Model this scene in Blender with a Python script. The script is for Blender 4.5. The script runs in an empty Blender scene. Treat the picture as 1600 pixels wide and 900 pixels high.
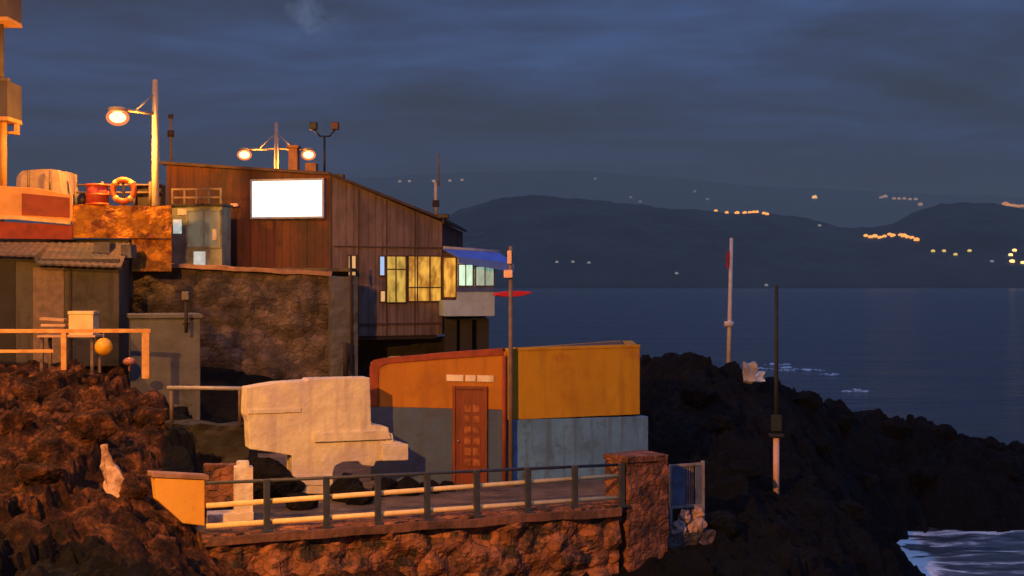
import bpy, bmesh, math, random
import numpy as np
from mathutils import Vector, Matrix, noise

random.seed(7)
S = bpy.context.scene
COL = S.collection
F = 2000.0          # focal length in photo pixels (1600 wide)
CX, CY = 800.0, 447.0
CAMZ = 9.0          # eye height above the sea

def P(px, py, D):
    return Vector(((px - CX) / F * D, D, CAMZ - (py - CY) / F * D))
def XY(px, D):
    return ((px - CX) / F * D, D)
def ZZ(py, D):
    return CAMZ - (py - CY) / F * D

# ------------------------------------------------------------------ materials
def nn(nt, t, **kw):
    n = nt.nodes.new(t)
    for k, v in kw.items():
        setattr(n, k, v)
    return n

def mat(name, col, col2=None, rough=0.8, scale=3.0, detail=6, bump=0.15, bscale=None, metal=0.0,
        stretch=(1, 1, 1), lo=0.35, hi=0.65, stain=None, sscale=0.7, slo=0.5, shi=0.62, joints=None, boards=None, drips=None):
    m = bpy.data.materials.new(name)
    m.use_nodes = True
    nt = m.node_tree
    b = nt.nodes['Principled BSDF']
    tc = nn(nt, 'ShaderNodeTexCoord')
    mp = nn(nt, 'ShaderNodeMapping')
    mp.inputs['Scale'].default_value = stretch
    nt.links.new(tc.outputs['Object'], mp.inputs[0])
    n1 = nn(nt, 'ShaderNodeTexNoise')
    n1.inputs['Scale'].default_value = scale
    n1.inputs['Detail'].default_value = detail
    nt.links.new(mp.outputs[0], n1.inputs[0])
    r = nn(nt, 'ShaderNodeValToRGB')
    r.color_ramp.elements[0].position = lo
    r.color_ramp.elements[1].position = hi
    c2 = col2 or tuple(c * 0.65 for c in col)
    r.color_ramp.elements[0].color = (*c2, 1)
    r.color_ramp.elements[1].color = (*col, 1)
    nt.links.new(n1.outputs[0], r.inputs[0])
    out = r.outputs[0]
    if stain:
        n3 = nn(nt, 'ShaderNodeTexNoise')
        n3.inputs['Scale'].default_value = sscale
        n3.inputs['Detail'].default_value = 8
        n3.inputs['Roughness'].default_value = 0.65
        nt.links.new(mp.outputs[0], n3.inputs[0])
        r3 = nn(nt, 'ShaderNodeMapRange')
        r3.inputs[1].default_value = slo
        r3.inputs[2].default_value = shi
        nt.links.new(n3.outputs[0], r3.inputs[0])
        mx = nn(nt, 'ShaderNodeMix', data_type='RGBA')
        nt.links.new(r3.outputs[0], mx.inputs[0])
        nt.links.new(out, mx.inputs[6])
        mx.inputs[7].default_value = (*stain, 1)
        out = mx.outputs[2]
    hts = []
    if drips:      # dirt washed down from the top edges
        mp2 = nn(nt, 'ShaderNodeMapping'); mp2.inputs['Scale'].default_value = (3.2, 3.2, .35)
        nt.links.new(tc.outputs['Object'], mp2.inputs[0])
        n5 = nn(nt, 'ShaderNodeTexNoise'); n5.inputs['Scale'].default_value = 1.6; n5.inputs['Detail'].default_value = 6
        nt.links.new(mp2.outputs[0], n5.inputs[0])
        r5 = nn(nt, 'ShaderNodeMapRange'); r5.inputs[1].default_value = .52; r5.inputs[2].default_value = .68; r5.inputs[4].default_value = .75
        nt.links.new(n5.outputs[0], r5.inputs[0])
        mx5 = nn(nt, 'ShaderNodeMix', data_type='RGBA')
        nt.links.new(r5.outputs[0], mx5.inputs[0]); nt.links.new(out, mx5.inputs[6]); mx5.inputs[7].default_value = (*drips, 1)
        out = mx5.outputs[2]
    if joints:     # stones laid in dark joints
        sc_, jc = joints
        wn = nn(nt, 'ShaderNodeTexNoise'); wn.inputs['Scale'].default_value = 3.5; wn.inputs['Detail'].default_value = 5
        nt.links.new(tc.outputs['Object'], wn.inputs[0])
        wm = nn(nt, 'ShaderNodeVectorMath', operation='MULTIPLY_ADD'); wm.inputs[1].default_value = (.42, .42, .42)
        nt.links.new(wn.outputs[1], wm.inputs[0])
        mp3 = nn(nt, 'ShaderNodeMapping'); mp3.inputs['Scale'].default_value = (1, 1, 1.5)
        nt.links.new(tc.outputs['Object'], mp3.inputs[0]); nt.links.new(mp3.outputs[0], wm.inputs[2])
        vo = nn(nt, 'ShaderNodeTexVoronoi', feature='DISTANCE_TO_EDGE'); vo.inputs['Scale'].default_value = sc_
        vc = nn(nt, 'ShaderNodeTexVoronoi', feature='F1'); vc.inputs['Scale'].default_value = sc_
        nt.links.new(wm.outputs[0], vo.inputs[0]); nt.links.new(wm.outputs[0], vc.inputs[0])
        bw = nn(nt, 'ShaderNodeSeparateColor'); nt.links.new(vc.outputs['Color'], bw.inputs[0])
        rv = nn(nt, 'ShaderNodeMapRange'); rv.inputs[3].default_value = .6; rv.inputs[4].default_value = 1.25
        nt.links.new(bw.outputs[0], rv.inputs[0])
        hs_ = nn(nt, 'ShaderNodeHueSaturation'); nt.links.new(rv.outputs[0], hs_.inputs['Value']); nt.links.new(out, hs_.inputs['Color'])
        rj = nn(nt, 'ShaderNodeMapRange'); rj.inputs[1].default_value = .0; rj.inputs[2].default_value = .13; rj.inputs[3].default_value = .66
        nt.links.new(vo.outputs['Distance'], rj.inputs[0])
        mj = nn(nt, 'ShaderNodeMix', data_type='RGBA'); nt.links.new(rj.outputs[0], mj.inputs[0]); mj.inputs[6].default_value = (*jc, 1); nt.links.new(hs_.outputs[0], mj.inputs[7])
        out = mj.outputs[2]; hts.append((rj.outputs[0], .8))
    if boards:     # board joints
        wv = nn(nt, 'ShaderNodeTexWave', wave_type='BANDS', bands_direction=boards[0]); wv.inputs['Scale'].default_value = boards[1]; wv.inputs['Distortion'].default_value = .15
        nt.links.new(tc.outputs['Object'], wv.inputs[0])
        rb = nn(nt, 'ShaderNodeMapRange'); rb.inputs[1].default_value = .02; rb.inputs[2].default_value = .14; rb.inputs[3].default_value = .72
        nt.links.new(wv.outputs['Fac'], rb.inputs[0])
        hb = nn(nt, 'ShaderNodeHueSaturation'); nt.links.new(rb.outputs[0], hb.inputs['Value']); nt.links.new(out, hb.inputs['Color'])
        out = hb.outputs[0]; hts.append((rb.outputs[0], .5))
    nt.links.new(out, b.inputs['Base Color'])
    b.inputs['Roughness'].default_value = rough
    b.inputs['Metallic'].default_value = metal
    if bump:
        n2 = nn(nt, 'ShaderNodeTexNoise')
        n2.inputs['Scale'].default_value = bscale or scale * 4
        n2.inputs['Detail'].default_value = 8
        nt.links.new(mp.outputs[0], n2.inputs[0])
        bp = nn(nt, 'ShaderNodeBump')
        bp.inputs['Strength'].default_value = bump
        bp.inputs['Distance'].default_value = 0.06
        hh = n2.outputs[0]
        for o_, w_ in hts:
            am = nn(nt, 'ShaderNodeMath', operation='MULTIPLY_ADD'); am.inputs[1].default_value = w_
            nt.links.new(o_, am.inputs[0]); nt.links.new(hh, am.inputs[2]); hh = am.outputs[0]
        nt.links.new(hh, bp.inputs['Height'])
        nt.links.new(bp.outputs[0], b.inputs['Normal'])
    return m

def emis(name, col, strength, col2=None, scale=3.0, stretch=(1, 1, 1), base=(0.3, 0.3, 0.3), lo=.4, hi=.6, detail=3):
    m = bpy.data.materials.new(name)
    m.use_nodes = True
    nt = m.node_tree
    b = nt.nodes['Principled BSDF']
    b.inputs['Base Color'].default_value = (*base, 1)
    b.inputs['Roughness'].default_value = 0.6
    b.inputs['Emission Strength'].default_value = strength
    b.inputs['Emission Color'].default_value = (*col, 1)
    if col2:
        tc = nn(nt, 'ShaderNodeTexCoord')
        mp = nn(nt, 'ShaderNodeMapping')
        mp.inputs['Scale'].default_value = stretch
        nt.links.new(tc.outputs['Object'], mp.inputs[0])
        n1 = nn(nt, 'ShaderNodeTexNoise')
        n1.inputs['Scale'].default_value = scale
        n1.inputs['Detail'].default_value = detail
        nt.links.new(mp.outputs[0], n1.inputs[0])
        r = nn(nt, 'ShaderNodeValToRGB')
        r.color_ramp.elements[0].position = lo
        r.color_ramp.elements[1].position = hi
        r.color_ramp.elements[0].color = (*col2, 1)
        r.color_ramp.elements[1].color = (*col, 1)
        nt.links.new(n1.outputs[0], r.inputs[0])
        nt.links.new(r.outputs[0], b.inputs['Emission Color'])
    return m

def rock_mat():
    m = bpy.data.materials.new('rock')
    m.use_nodes = True
    nt = m.node_tree
    L = nt.links
    b = nt.nodes['Principled BSDF']
    b.inputs['Roughness'].default_value = 0.85
    b.inputs['Specular IOR Level'].default_value = 0.15
    tc = nn(nt, 'ShaderNodeTexCoord')
    at = nn(nt, 'ShaderNodeAttribute', attribute_name='ochre')  # ochre against black rock; low values also carry painted shade
    n1 = nn(nt, 'ShaderNodeTexNoise'); n1.inputs['Scale'].default_value = 1.9; n1.inputs['Detail'].default_value = 12
    n1.inputs['Roughness'].default_value = 0.8
    L.new(tc.outputs['Object'], n1.inputs[0])
    r1 = nn(nt, 'ShaderNodeValToRGB')
    e = r1.color_ramp.elements
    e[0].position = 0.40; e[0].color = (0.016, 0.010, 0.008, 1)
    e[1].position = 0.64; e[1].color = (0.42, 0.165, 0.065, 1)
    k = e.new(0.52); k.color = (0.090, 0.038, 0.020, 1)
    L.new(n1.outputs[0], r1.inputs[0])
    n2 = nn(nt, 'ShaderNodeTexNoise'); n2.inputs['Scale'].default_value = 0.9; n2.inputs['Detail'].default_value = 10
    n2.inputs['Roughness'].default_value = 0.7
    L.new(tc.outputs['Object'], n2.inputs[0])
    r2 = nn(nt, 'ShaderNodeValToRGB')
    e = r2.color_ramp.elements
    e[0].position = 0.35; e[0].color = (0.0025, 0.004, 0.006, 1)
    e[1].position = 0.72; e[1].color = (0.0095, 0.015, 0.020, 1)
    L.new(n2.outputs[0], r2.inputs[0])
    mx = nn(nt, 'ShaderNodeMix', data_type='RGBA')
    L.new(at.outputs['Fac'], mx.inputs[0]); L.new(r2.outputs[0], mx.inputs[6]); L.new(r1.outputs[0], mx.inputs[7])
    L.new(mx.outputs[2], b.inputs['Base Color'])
    n3 = nn(nt, 'ShaderNodeTexNoise'); n3.inputs['Scale'].default_value = 4.5; n3.inputs['Detail'].default_value = 12
    n3.inputs['Roughness'].default_value = 0.72
    L.new(tc.outputs['Object'], n3.inputs[0])
    bp = nn(nt, 'ShaderNodeBump'); bp.inputs['Strength'].default_value = 1.0; bp.inputs['Distance'].default_value = 0.30
    L.new(n3.outputs[0], bp.inputs['Height']); L.new(bp.outputs[0], b.inputs['Normal'])
    return m

M = {}
M['rock'] = rock_mat()
M['orange_paint'] = mat('orange_paint', (0.42, 0.165, 0.008), (0.36, 0.135, 0.007), scale=1.2, bump=.2, stain=(0.27, 0.10, 0.012), sscale=1.1, slo=.54, shi=.7, drips=(0.30, 0.11, 0.010))
M['yellow_paint'] = mat('yellow_paint', (0.54, 0.285, 0.004), (0.46, 0.235, 0.004), scale=1.2, bump=.2, stain=(0.36, 0.145, 0.008), sscale=1.0, slo=.56, shi=.7, drips=(0.40, 0.19, 0.006))
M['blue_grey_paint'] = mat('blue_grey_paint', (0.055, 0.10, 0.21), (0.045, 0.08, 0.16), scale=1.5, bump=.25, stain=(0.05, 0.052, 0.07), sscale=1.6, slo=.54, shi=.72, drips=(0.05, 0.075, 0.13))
M['blue_grey_sky_lit'] = mat('blue_grey_sky_lit', (0.11, 0.28, 0.50), (0.08, 0.20, 0.36), scale=1.5, bump=.3, stain=(0.05, 0.085, 0.12), sscale=1.6, slo=.50, shi=.68, drips=(0.07, 0.14, 0.22))  # lighter bluer copy of the base paint for its sky lit side, with stains
M['trim_red'] = mat('trim_red', (0.28, 0.05, 0.02), scale=4, bump=.1)
M['door_wood'] = mat('door_wood', (0.20, 0.032, 0.010), (0.11, 0.02, 0.008), scale=3, stretch=(8, 8, 0.6), bump=.1, rough=.5)
M['door_pane'] = mat('door_pane', (0.36, 0.13, 0.05), (0.16, 0.05, 0.02), scale=5, bump=.03, rough=.25)
M['whitewash'] = mat('whitewash', (0.88, 0.78, 0.48), (0.76, 0.65, 0.40), scale=2.4, bump=.6, bscale=6, stain=(0.60, 0.50, 0.46), sscale=.9, slo=.48, shi=.68, drips=(0.58, 0.48, 0.36))
M['cream_paint'] = mat('cream_paint', (0.78, 0.70, 0.55), (0.62, 0.52, 0.4), scale=3, bump=.3, stain=(0.36, 0.27, 0.18), sscale=2.2, slo=.52, shi=.65)
M['yellow_panel'] = mat('yellow_panel', (0.86, 0.47, 0.06), (0.80, 0.40, 0.05), scale=2, bump=.15, stain=(0.55, 0.28, 0.05), sscale=1.8, slo=.6, shi=.72)
M['rust_clad'] = mat('rust_clad', (0.15, 0.040, 0.020), (0.085, 0.026, 0.015), scale=1.1, stretch=(1, 1, .6), bump=.3, rough=.75, stain=(0.04, 0.020, 0.014), sscale=.6, slo=.46, shi=.62, boards=('X', 1.05), drips=(0.05, 0.022, 0.014))
M['rust_clad_pale'] = mat('rust_clad_pale', (0.27, 0.195, 0.155), (0.19, 0.13, 0.105), scale=1.4, stretch=(1, 1, .5), bump=.3, rough=.75, stain=(0.12, 0.08, 0.066), sscale=.8, slo=.48, shi=.66, boards=('X', 1.3), drips=(0.11, 0.075, 0.06))
M['window_frame'] = mat('window_frame', (0.11, 0.065, 0.04), (0.07, 0.04, 0.026), scale=4, bump=.1)
M['dark_trim'] = mat('dark_trim', (0.035, 0.022, 0.018), scale=4, bump=.1)
M['roof_sheet'] = mat('roof_sheet', (0.10, 0.06, 0.04), scale=3, bump=.2)
M['concrete'] = mat('concrete', (0.17, 0.155, 0.14), (0.11, 0.10, 0.09), scale=2, bump=.35, stain=(0.06, 0.052, 0.045), sscale=.9)
M['concrete_grey'] = mat('concrete_grey', (0.12, 0.125, 0.13), (0.085, 0.088, 0.09), scale=2, bump=.3, stain=(0.05, 0.05, 0.05), sscale=1.2, slo=.55, shi=.7)
M['shed_wall'] = mat('shed_wall', (0.085, 0.075, 0.065), (0.05, 0.045, 0.04), scale=1.6, bump=.4, stain=(0.03, 0.028, 0.027), sscale=.8, drips=(.03,.03,.03))
M['shed_roof'] = mat('shed_roof', (0.13, 0.08, 0.06), (0.06, 0.045, 0.04), scale=2, stretch=(.6, 2, 2), bump=.4, stain=(0.04, 0.045, 0.05), sscale=1.2)
M['void_shade'] = mat('void_shade', (0.02, 0.019, 0.018), scale=2, bump=.2)  # near-black colour standing for the shade in hollows and under buildings
M['stone'] = mat('stone', (0.17, 0.125, 0.108), (0.06, 0.047, 0.042), scale=1.9, detail=10, bump=.9, bscale=7, stain=(0.045, 0.038, 0.034), sscale=.9, slo=.5, shi=.66, joints=(2.9, (0.02, 0.017, 0.015)))
M['stone_ochre'] = mat('stone_ochre', (0.38, 0.145, 0.060), (0.17, 0.066, 0.031), scale=2.6, detail=10, bump=1.0, bscale=7, stain=(0.03, 0.02, 0.015), sscale=1.9, slo=.50, shi=.58, joints=(3.0, (0.03, 0.017, 0.012)))
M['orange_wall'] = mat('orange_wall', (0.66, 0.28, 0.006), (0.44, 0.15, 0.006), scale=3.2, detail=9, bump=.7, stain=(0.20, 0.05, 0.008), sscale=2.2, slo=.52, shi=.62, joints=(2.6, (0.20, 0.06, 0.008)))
M['red_panel'] = mat('red_panel', (0.30, 0.06, 0.02), (0.25, 0.045, 0.016), scale=2, bump=.08, stain=(0.2, 0.04, 0.016), sscale=1.2)
M['parapet_cream'] = mat('parapet_cream', (0.70, 0.36, 0.11), (0.60, 0.28, 0.08), scale=2, bump=.15)
M['red_strip'] = mat('red_strip', (0.34, 0.05, 0.025), scale=3, bump=.1)
M['tarp'] = mat('tarp', (0.42, 0.30, 0.22), (0.33, 0.22, 0.16), scale=2, bump=.2)
M['galv'] = mat('galv', (0.42, 0.40, 0.37), (0.33, 0.31, 0.28), scale=5, bump=.05, rough=.5, metal=.2)
M['pale_bar'] = mat('pale_bar', (0.95, 0.74, 0.34), (0.82, 0.58, 0.25), scale=6, bump=.08, rough=.5)
M['dark_steel'] = mat('dark_steel', (0.045, 0.055, 0.075), (0.032, 0.038, 0.05), scale=6, bump=.1, rough=.5)
M['black_metal'] = mat('black_metal', (0.015, 0.014, 0.016), scale=6, bump=.05, rough=.5)
M['dark_red_metal'] = mat('dark_red_metal', (0.09, 0.018, 0.02), scale=6, bump=.05, rough=.5)
M['pole_brown'] = mat('pole_brown', (0.20, 0.14, 0.11), (0.13, 0.09, 0.07), scale=5, bump=.15)
M['pole_green'] = mat('pole_green', (0.028, 0.036, 0.032), scale=5, bump=.1)
M['pole_white'] = mat('pole_white', (0.66, 0.62, 0.60), (0.52, 0.48, 0.46), scale=4, bump=.08)
M['lamp_post'] = mat('lamp_post', (0.55, 0.45, 0.33), (0.45, 0.36, 0.26), scale=4, bump=.05, rough=.5)
M['post_pale'] = mat('post_pale', (0.92, 0.60, 0.45), (0.82, 0.5, 0.36), scale=5, bump=.05)
M['rail_orange'] = mat('rail_orange', (0.72, 0.42, 0.14), (0.52, 0.25, 0.08), scale=4, bump=.1)
M['crate'] = mat('crate', (0.82, 0.62, 0.32), (0.72, 0.5, 0.25), scale=3, bump=.08)
M['board'] = mat('board', (0.62, 0.40, 0.25), (0.4, 0.24, 0.15), scale=3, stretch=(.5, 4, 4), bump=.1)
M['buoy_yellow'] = mat('buoy_yellow', (0.88, 0.48, 0.03), (0.8, 0.4, 0.02), scale=4, bump=.04, rough=.4)
M['buoy_pink'] = mat('buoy_pink', (0.45, 0.18, 0.14), scale=4, bump=.04, rough=.4)
M['life_orange'] = mat('life_orange', (0.62, 0.115, 0.015), (0.5, 0.08, 0.012), scale=4, bump=.04, rough=.5)
M['life_white'] = mat('life_white', (0.85, 0.55, 0.2), scale=4, bump=.04, rough=.5)
M['barrel_red'] = mat('barrel_red', (0.5, 0.06, 0.03), (0.36, 0.04, 0.03), scale=3, bump=.05, rough=.45)
M['booth_green'] = mat('booth_green', (0.23, 0.25, 0.20), (0.13, 0.14, 0.11), scale=2.2, bump=.15, stain=(0.09, 0.085, 0.07), sscale=1.4, slo=.54, shi=.66)
M['notice'] = mat('notice', (0.75, 0.76, 0.72), (0.62, 0.62, 0.58), scale=6, bump=.02)
M['awning_blue'] = mat('awning_blue', (0.09, 0.22, 0.80), (0.07, 0.17, 0.62), scale=3, bump=.08)
M['awning_edge'] = mat('awning_edge', (0.35, 0.38, 0.42), scale=4, bump=.05)
M['cabin_lit_white'] = mat('cabin_lit_white', (0.42, 0.56, 0.72), (0.34, 0.45, 0.58), scale=3, bump=.1)  # bluish tint stands for light from the cabin's own windows on white
M['cabin_blue'] = mat('cabin_blue', (0.08, 0.14, 0.45), scale=3, bump=.05)
M['red_board'] = mat('red_board', (0.90, 0.035, 0.04), (0.8, 0.025, 0.03), scale=3, bump=.04, rough=.4)
M['flag_red'] = mat('flag_red', (0.55, 0.03, 0.03), scale=4, bump=.1)
M['brick_pillar'] = mat('brick_pillar', (0.32, 0.12, 0.06), (0.15, 0.058, 0.032), scale=3, detail=9, bump=.9, bscale=9, stain=(0.07, 0.035, 0.022), sscale=1.8, slo=.50, shi=.62, joints=(4.0, (0.06, 0.03, 0.02)))
M['gate_metal'] = mat('gate_metal', (0.30, 0.27, 0.27), (0.18, 0.16, 0.16), scale=5, bump=.15)
M['gate_sheet'] = mat('gate_sheet', (0.13, 0.17, 0.26), (0.08, 0.10, 0.15), scale=4, bump=.2)
M['rubble'] = mat('rubble', (0.50, 0.32, 0.25), (0.25, 0.15, 0.11), scale=3, bump=.5)
M['pale_stone'] = mat('pale_stone', (0.75, 0.52, 0.36), (0.34, 0.2, 0.12), scale=4, bump=.5, lo=.4, hi=.55)
M['ledge_pale'] = mat('ledge_pale', (0.42, 0.24, 0.15), (0.22, 0.11, 0.07), scale=2.5, bump=.4)
M['chimney'] = mat('chimney', (0.52, 0.24, 0.09), (0.36, 0.16, 0.07), scale=4, bump=.3)
M['apart_wall'] = mat('apart_wall', (0.34, 0.22, 0.14), (0.27, 0.17, 0.11), scale=2, bump=.15)
M['balcony_shade'] = mat('balcony_shade', (0.11, 0.085, 0.075), (0.085, 0.065, 0.06), scale=2, bump=.1)  # dark colour standing for parapets that get light only from below
M['paving'] = mat('paving', (0.16, 0.115, 0.085), (0.085, 0.06, 0.045), scale=2.4, bump=.4, stain=(0.05, 0.04, 0.035), sscale=1.0)
M['hill'] = mat('hill', (0.035, 0.036, 0.034), (0.014, 0.015, 0.016), scale=0.004, detail=10, bump=.0)
M['kerb_concrete'] = mat('kerb_concrete', (0.23, 0.10, 0.06), (0.12, 0.055, 0.036), scale=2.5, bump=.5, stain=(0.05, 0.03, 0.022), sscale=1.2, slo=.5, shi=.66, drips=(.07, .04, .03))
M['concrete_pale'] = mat('concrete_pale', (0.55, 0.52, 0.5), (0.3, 0.28, 0.27), scale=2, bump=.3)

M['lamp_glow'] = emis('lamp_glow', (1.0, 0.70, 0.42), 7.0, base=(.02, .02, .02))
def lens_mat():
    # orange glass globe lit from inside, the bulb showing through it
    m = bpy.data.materials.new('lamp_lens'); m.use_nodes = True
    nt = m.node_tree
    nt.nodes.remove(nt.nodes['Principled BSDF'])
    o = [n for n in nt.nodes if n.type == 'OUTPUT_MATERIAL'][0]
    tr = nn(nt, 'ShaderNodeBsdfTransparent'); tr.inputs[0].default_value = (1, .72, .5, 1)
    em = nn(nt, 'ShaderNodeEmission'); em.inputs[0].default_value = (1, .26, .09, 1); em.inputs[1].default_value = 1.5
    mx = nn(nt, 'ShaderNodeMixShader'); mx.inputs[0].default_value = .45
    nt.links.new(tr.outputs[0], mx.inputs[1]); nt.links.new(em.outputs[0], mx.inputs[2]); nt.links.new(mx.outputs[0], o.inputs[0])
    return m
M['lamp_lens'] = lens_mat()
M['screen'] = emis('screen_glow', (0.96, 0.97, 1.0), 1.35)
M['screen_frame'] = mat('screen_frame', (0.30, 0.36, 0.55), scale=4, bump=.03, rough=.4)
M['curtain'] = emis('curtain_glow', (0.70, 0.36, 0.05), 1.2, (0.24, 0.10, 0.012), scale=2.0, stretch=(2.0, 2.0, .9), base=(.2, .12, .03), lo=.38, hi=.62, detail=8)
M['curtain_green'] = emis('curtain_olive_glow', (0.54, 0.34, 0.06), 1.15, (0.20, 0.13, 0.02), scale=2.2, stretch=(2, 2, .9), base=(.2, .15, .03), lo=.38, hi=.62, detail=8)
M['pane_blue'] = emis('pane_blue_glow', (0.30, 0.55, 0.90), 0.9)
M['pane_warm'] = emis('pane_warm_glow', (0.80, 0.42, 0.13), 0.8)
M['pane_mint'] = emis('pane_mint_glow', (0.58, 0.88, 0.66), 1.15, (0.40, 0.66, 0.46), scale=2, stretch=(3, 3, .6))
M['pane_teal'] = emis('pane_teal_glow', (0.30, 0.48, 0.38), .85, (0.14, 0.28, 0.22), scale=2, stretch=(3, 3, .6))
M['pane_pale'] = emis('pane_pale_glow', (0.62, 0.70, 0.64), .75, (0.40, 0.46, 0.44), scale=4)
M['pane_dark'] = mat('pane_dark', (0.02, 0.022, 0.028), scale=4, bump=.0, rough=.15)
M['town_orange'] = emis('town_orange', (1.0, 0.36, 0.05), 1.9)
M['town_bright'] = emis('town_bright', (1.0, 0.55, 0.16), 3.2)
M['town_pale'] = emis('town_pale', (0.75, 0.65, 0.6), 0.35)
M['town_faint'] = emis('town_faint', (1.0, 0.55, 0.28), 1.0)
M['town_yellow'] = emis('town_yellow', (0.9, 0.6, 0.12), 1.2)

# ------------------------------------------------------------------ mesh helpers
class MB:
    def __init__(self):
        self.bm = bmesh.new()
    def box(self, mtx, sx, sy, sz, bev=0.0):
        """box of size sx,sy,sz centred at mtx origin"""
        r = bmesh.ops.create_cube(self.bm, size=1.0, matrix=mtx @ Matrix.Diagonal((sx, sy, sz, 1)))
        if bev:
            es = list({e for v in r['verts'] for e in v.link_edges})
            bmesh.ops.bevel(self.bm, geom=es, offset=bev, segments=2, profile=.7, affect='EDGES')
        return self
    def abox(self, x0, x1, y0, y1, z0, z1, bev=0.0):
        return self.box(Matrix.Translation(((x0 + x1) / 2, (y0 + y1) / 2, (z0 + z1) / 2)), abs(x1 - x0), abs(y1 - y0), abs(z1 - z0), bev)
    def fbox(self, fc, u0, u1, z0, z1, n0, n1, bev=0.0):
        c = fc.pt((u0 + u1) / 2, (z0 + z1) / 2, (n0 + n1) / 2)
        m = Matrix.Translation(c) @ fc.rot
        return self.box(m, abs(u1 - u0), abs(n1 - n0), abs(z1 - z0), bev)
    def tube(self, a, b, r, r2=None, seg=10):
        a, b = Vector(a), Vector(b)
        d = b - a
        m = Matrix.Translation((a + b) / 2) @ d.to_track_quat('Z', 'Y').to_matrix().to_4x4()
        bmesh.ops.create_cone(self.bm, cap_ends=True, segments=seg, radius1=r, radius2=r if r2 is None else r2, depth=d.length, matrix=m)
        return self
    def path(self, pts, r, seg=10):
        for a, b in zip(pts[:-1], pts[1:]):
            self.tube(a, b, r, seg=seg)
        for p in pts[1:-1]:
            self.ball(p, (r, r, r), 10, 6)
        return self
    def ball(self, c, rad, u=16, v=10):
        bmesh.ops.create_uvsphere(self.bm, u_segments=u, v_segments=v, radius=1.0, matrix=Matrix.Translation(c) @ Matrix.Diagonal((*rad, 1)))
        return self
    def torus(self, c, R, r, rot=None, a0=0, a1=2 * math.pi, nu=28, nv=10):
        rot = rot or Matrix.Identity(4)
        full = abs(a1 - a0 - 2 * math.pi) < 1e-6
        rows = []
        for i in range(nu if full else nu + 1):
            a = a0 + (a1 - a0) * i / nu
            row = []
            for j in range(nv):
                t = 2 * math.pi * j / nv
                p = Vector(((R + r * math.cos(t)) * math.cos(a), r * math.sin(t), (R + r * math.cos(t)) * math.sin(a)))
                row.append(self.bm.verts.new(Matrix.Translation(c) @ (rot @ p)))
            rows.append(row)
        k = len(rows)
        for i in range(k if full else k - 1):
            for j in range(nv):
                self.bm.faces.new((rows[i][j], rows[(i + 1) % k][j], rows[(i + 1) % k][(j + 1) % nv], rows[i][(j + 1) % nv]))
        if not full:
            self.bm.faces.new(rows[0]); self.bm.faces.new(rows[-1][::-1])
        return self
    def prism(self, pts, vec, cuts=0):
        """solid from a planar polygon (world points) swept along vec"""
        vec = Vector(vec)
        a = [self.bm.verts.new(p) for p in pts]
        b = [self.bm.verts.new(Vector(p) + vec) for p in pts]
        n = len(a)
        self.bm.faces.new(a); self.bm.faces.new(b[::-1])
        for i in range(n):
            self.bm.faces.new((a[i], a[(i + 1) % n], b[(i + 1) % n], b[i]))
        return self
    def rough(self, amp, scale=1.5, seed=0):
        for v in self.bm.verts:
            v.co += noise.noise_vector(v.co * scale + Vector((seed, seed * 2, 0))) * amp
        return self
    def build(self, name, m, parent=None, smooth=False, bevel=0.0):
        bmesh.ops.recalc_face_normals(self.bm, faces=self.bm.faces)
        if bevel:
            bmesh.ops.bevel(self.bm, geom=list(self.bm.edges), offset=bevel, segments=1, affect='EDGES', clamp_overlap=True)
        me = bpy.data.meshes.new(name)
        self.bm.to_mesh(me); self.bm.free()
        me.materials.append(M[m] if isinstance(m, str) else m)
        if smooth:
            for p in me.polygons:
                p.use_smooth = True
        o = bpy.data.objects.new(name, me)
        COL.objects.link(o)
        if parent:
            o.parent = parent
            o.matrix_parent_inverse = Matrix.Translation(-parent.location) if parent.type == 'EMPTY' else Matrix.Identity(4)
        return o

def root_loc(o):
    v = Vector((0, 0, 0))
    while o:
        if o.type == 'EMPTY':
            v += o.location
        o = o.parent
    return v

def thing(name, label, cat, loc=(0, 0, 0), group=None):
    o = bpy.data.objects.new(name, None)
    COL.objects.link(o)
    o.location = loc
    o.empty_display_size = .2
    tag(o, label, cat, group)
    return o
def tag(o, label, cat, group=None):
    o['label'] = label; o['category'] = cat
    if group: o['group'] = group
    return o
def kind(o, k):
    o['kind'] = k
    return o

class Face:
    """a vertical plane through two plan points; u runs along it, n comes out of it towards the viewer"""
    def __init__(self, a, b):
        self.a = Vector((a[0], a[1], 0)); self.b = Vector((b[0], b[1], 0))
        self.len = (self.b - self.a).length
        self.u = (self.b - self.a) / self.len
        self.n = Vector((self.u.y, -self.u.x, 0))
        if self.n.y > 0: self.n = -self.n
        self.rot = Matrix((( self.u.x, -self.n.x, 0, 0), (self.u.y, -self.n.y, 0, 0), (0, 0, 1, 0), (0, 0, 0, 1)))
    def pt(self, u, z, n=0):
        p = self.a + self.u * u + self.n * n
        return Vector((p.x, p.y, z))
    def uz(self, px, py):
        d = Vector(((px - CX) / F, 1, -(py - CY) / F))
        t = self.n.dot(self.a) / self.n.dot(d)
        p = d * t
        return (Vector((p.x, p.y, 0)) - self.a).dot(self.u), CAMZ + p.z
    def U(self, px): return self.uz(px, CY)[0]
    def rect(self, x0, y0, x1, y1):
        xm, ym = (x0 + x1) / 2, (y0 + y1) / 2
        return self.uz(x0, ym)[0], self.uz(x1, ym)[0], self.uz(xm, y1)[1], self.uz(xm, y0)[1]
    def poly(self, pts, n=0):
        return [self.pt(*self.uz(x, y), n) for x, y in pts]

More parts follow.
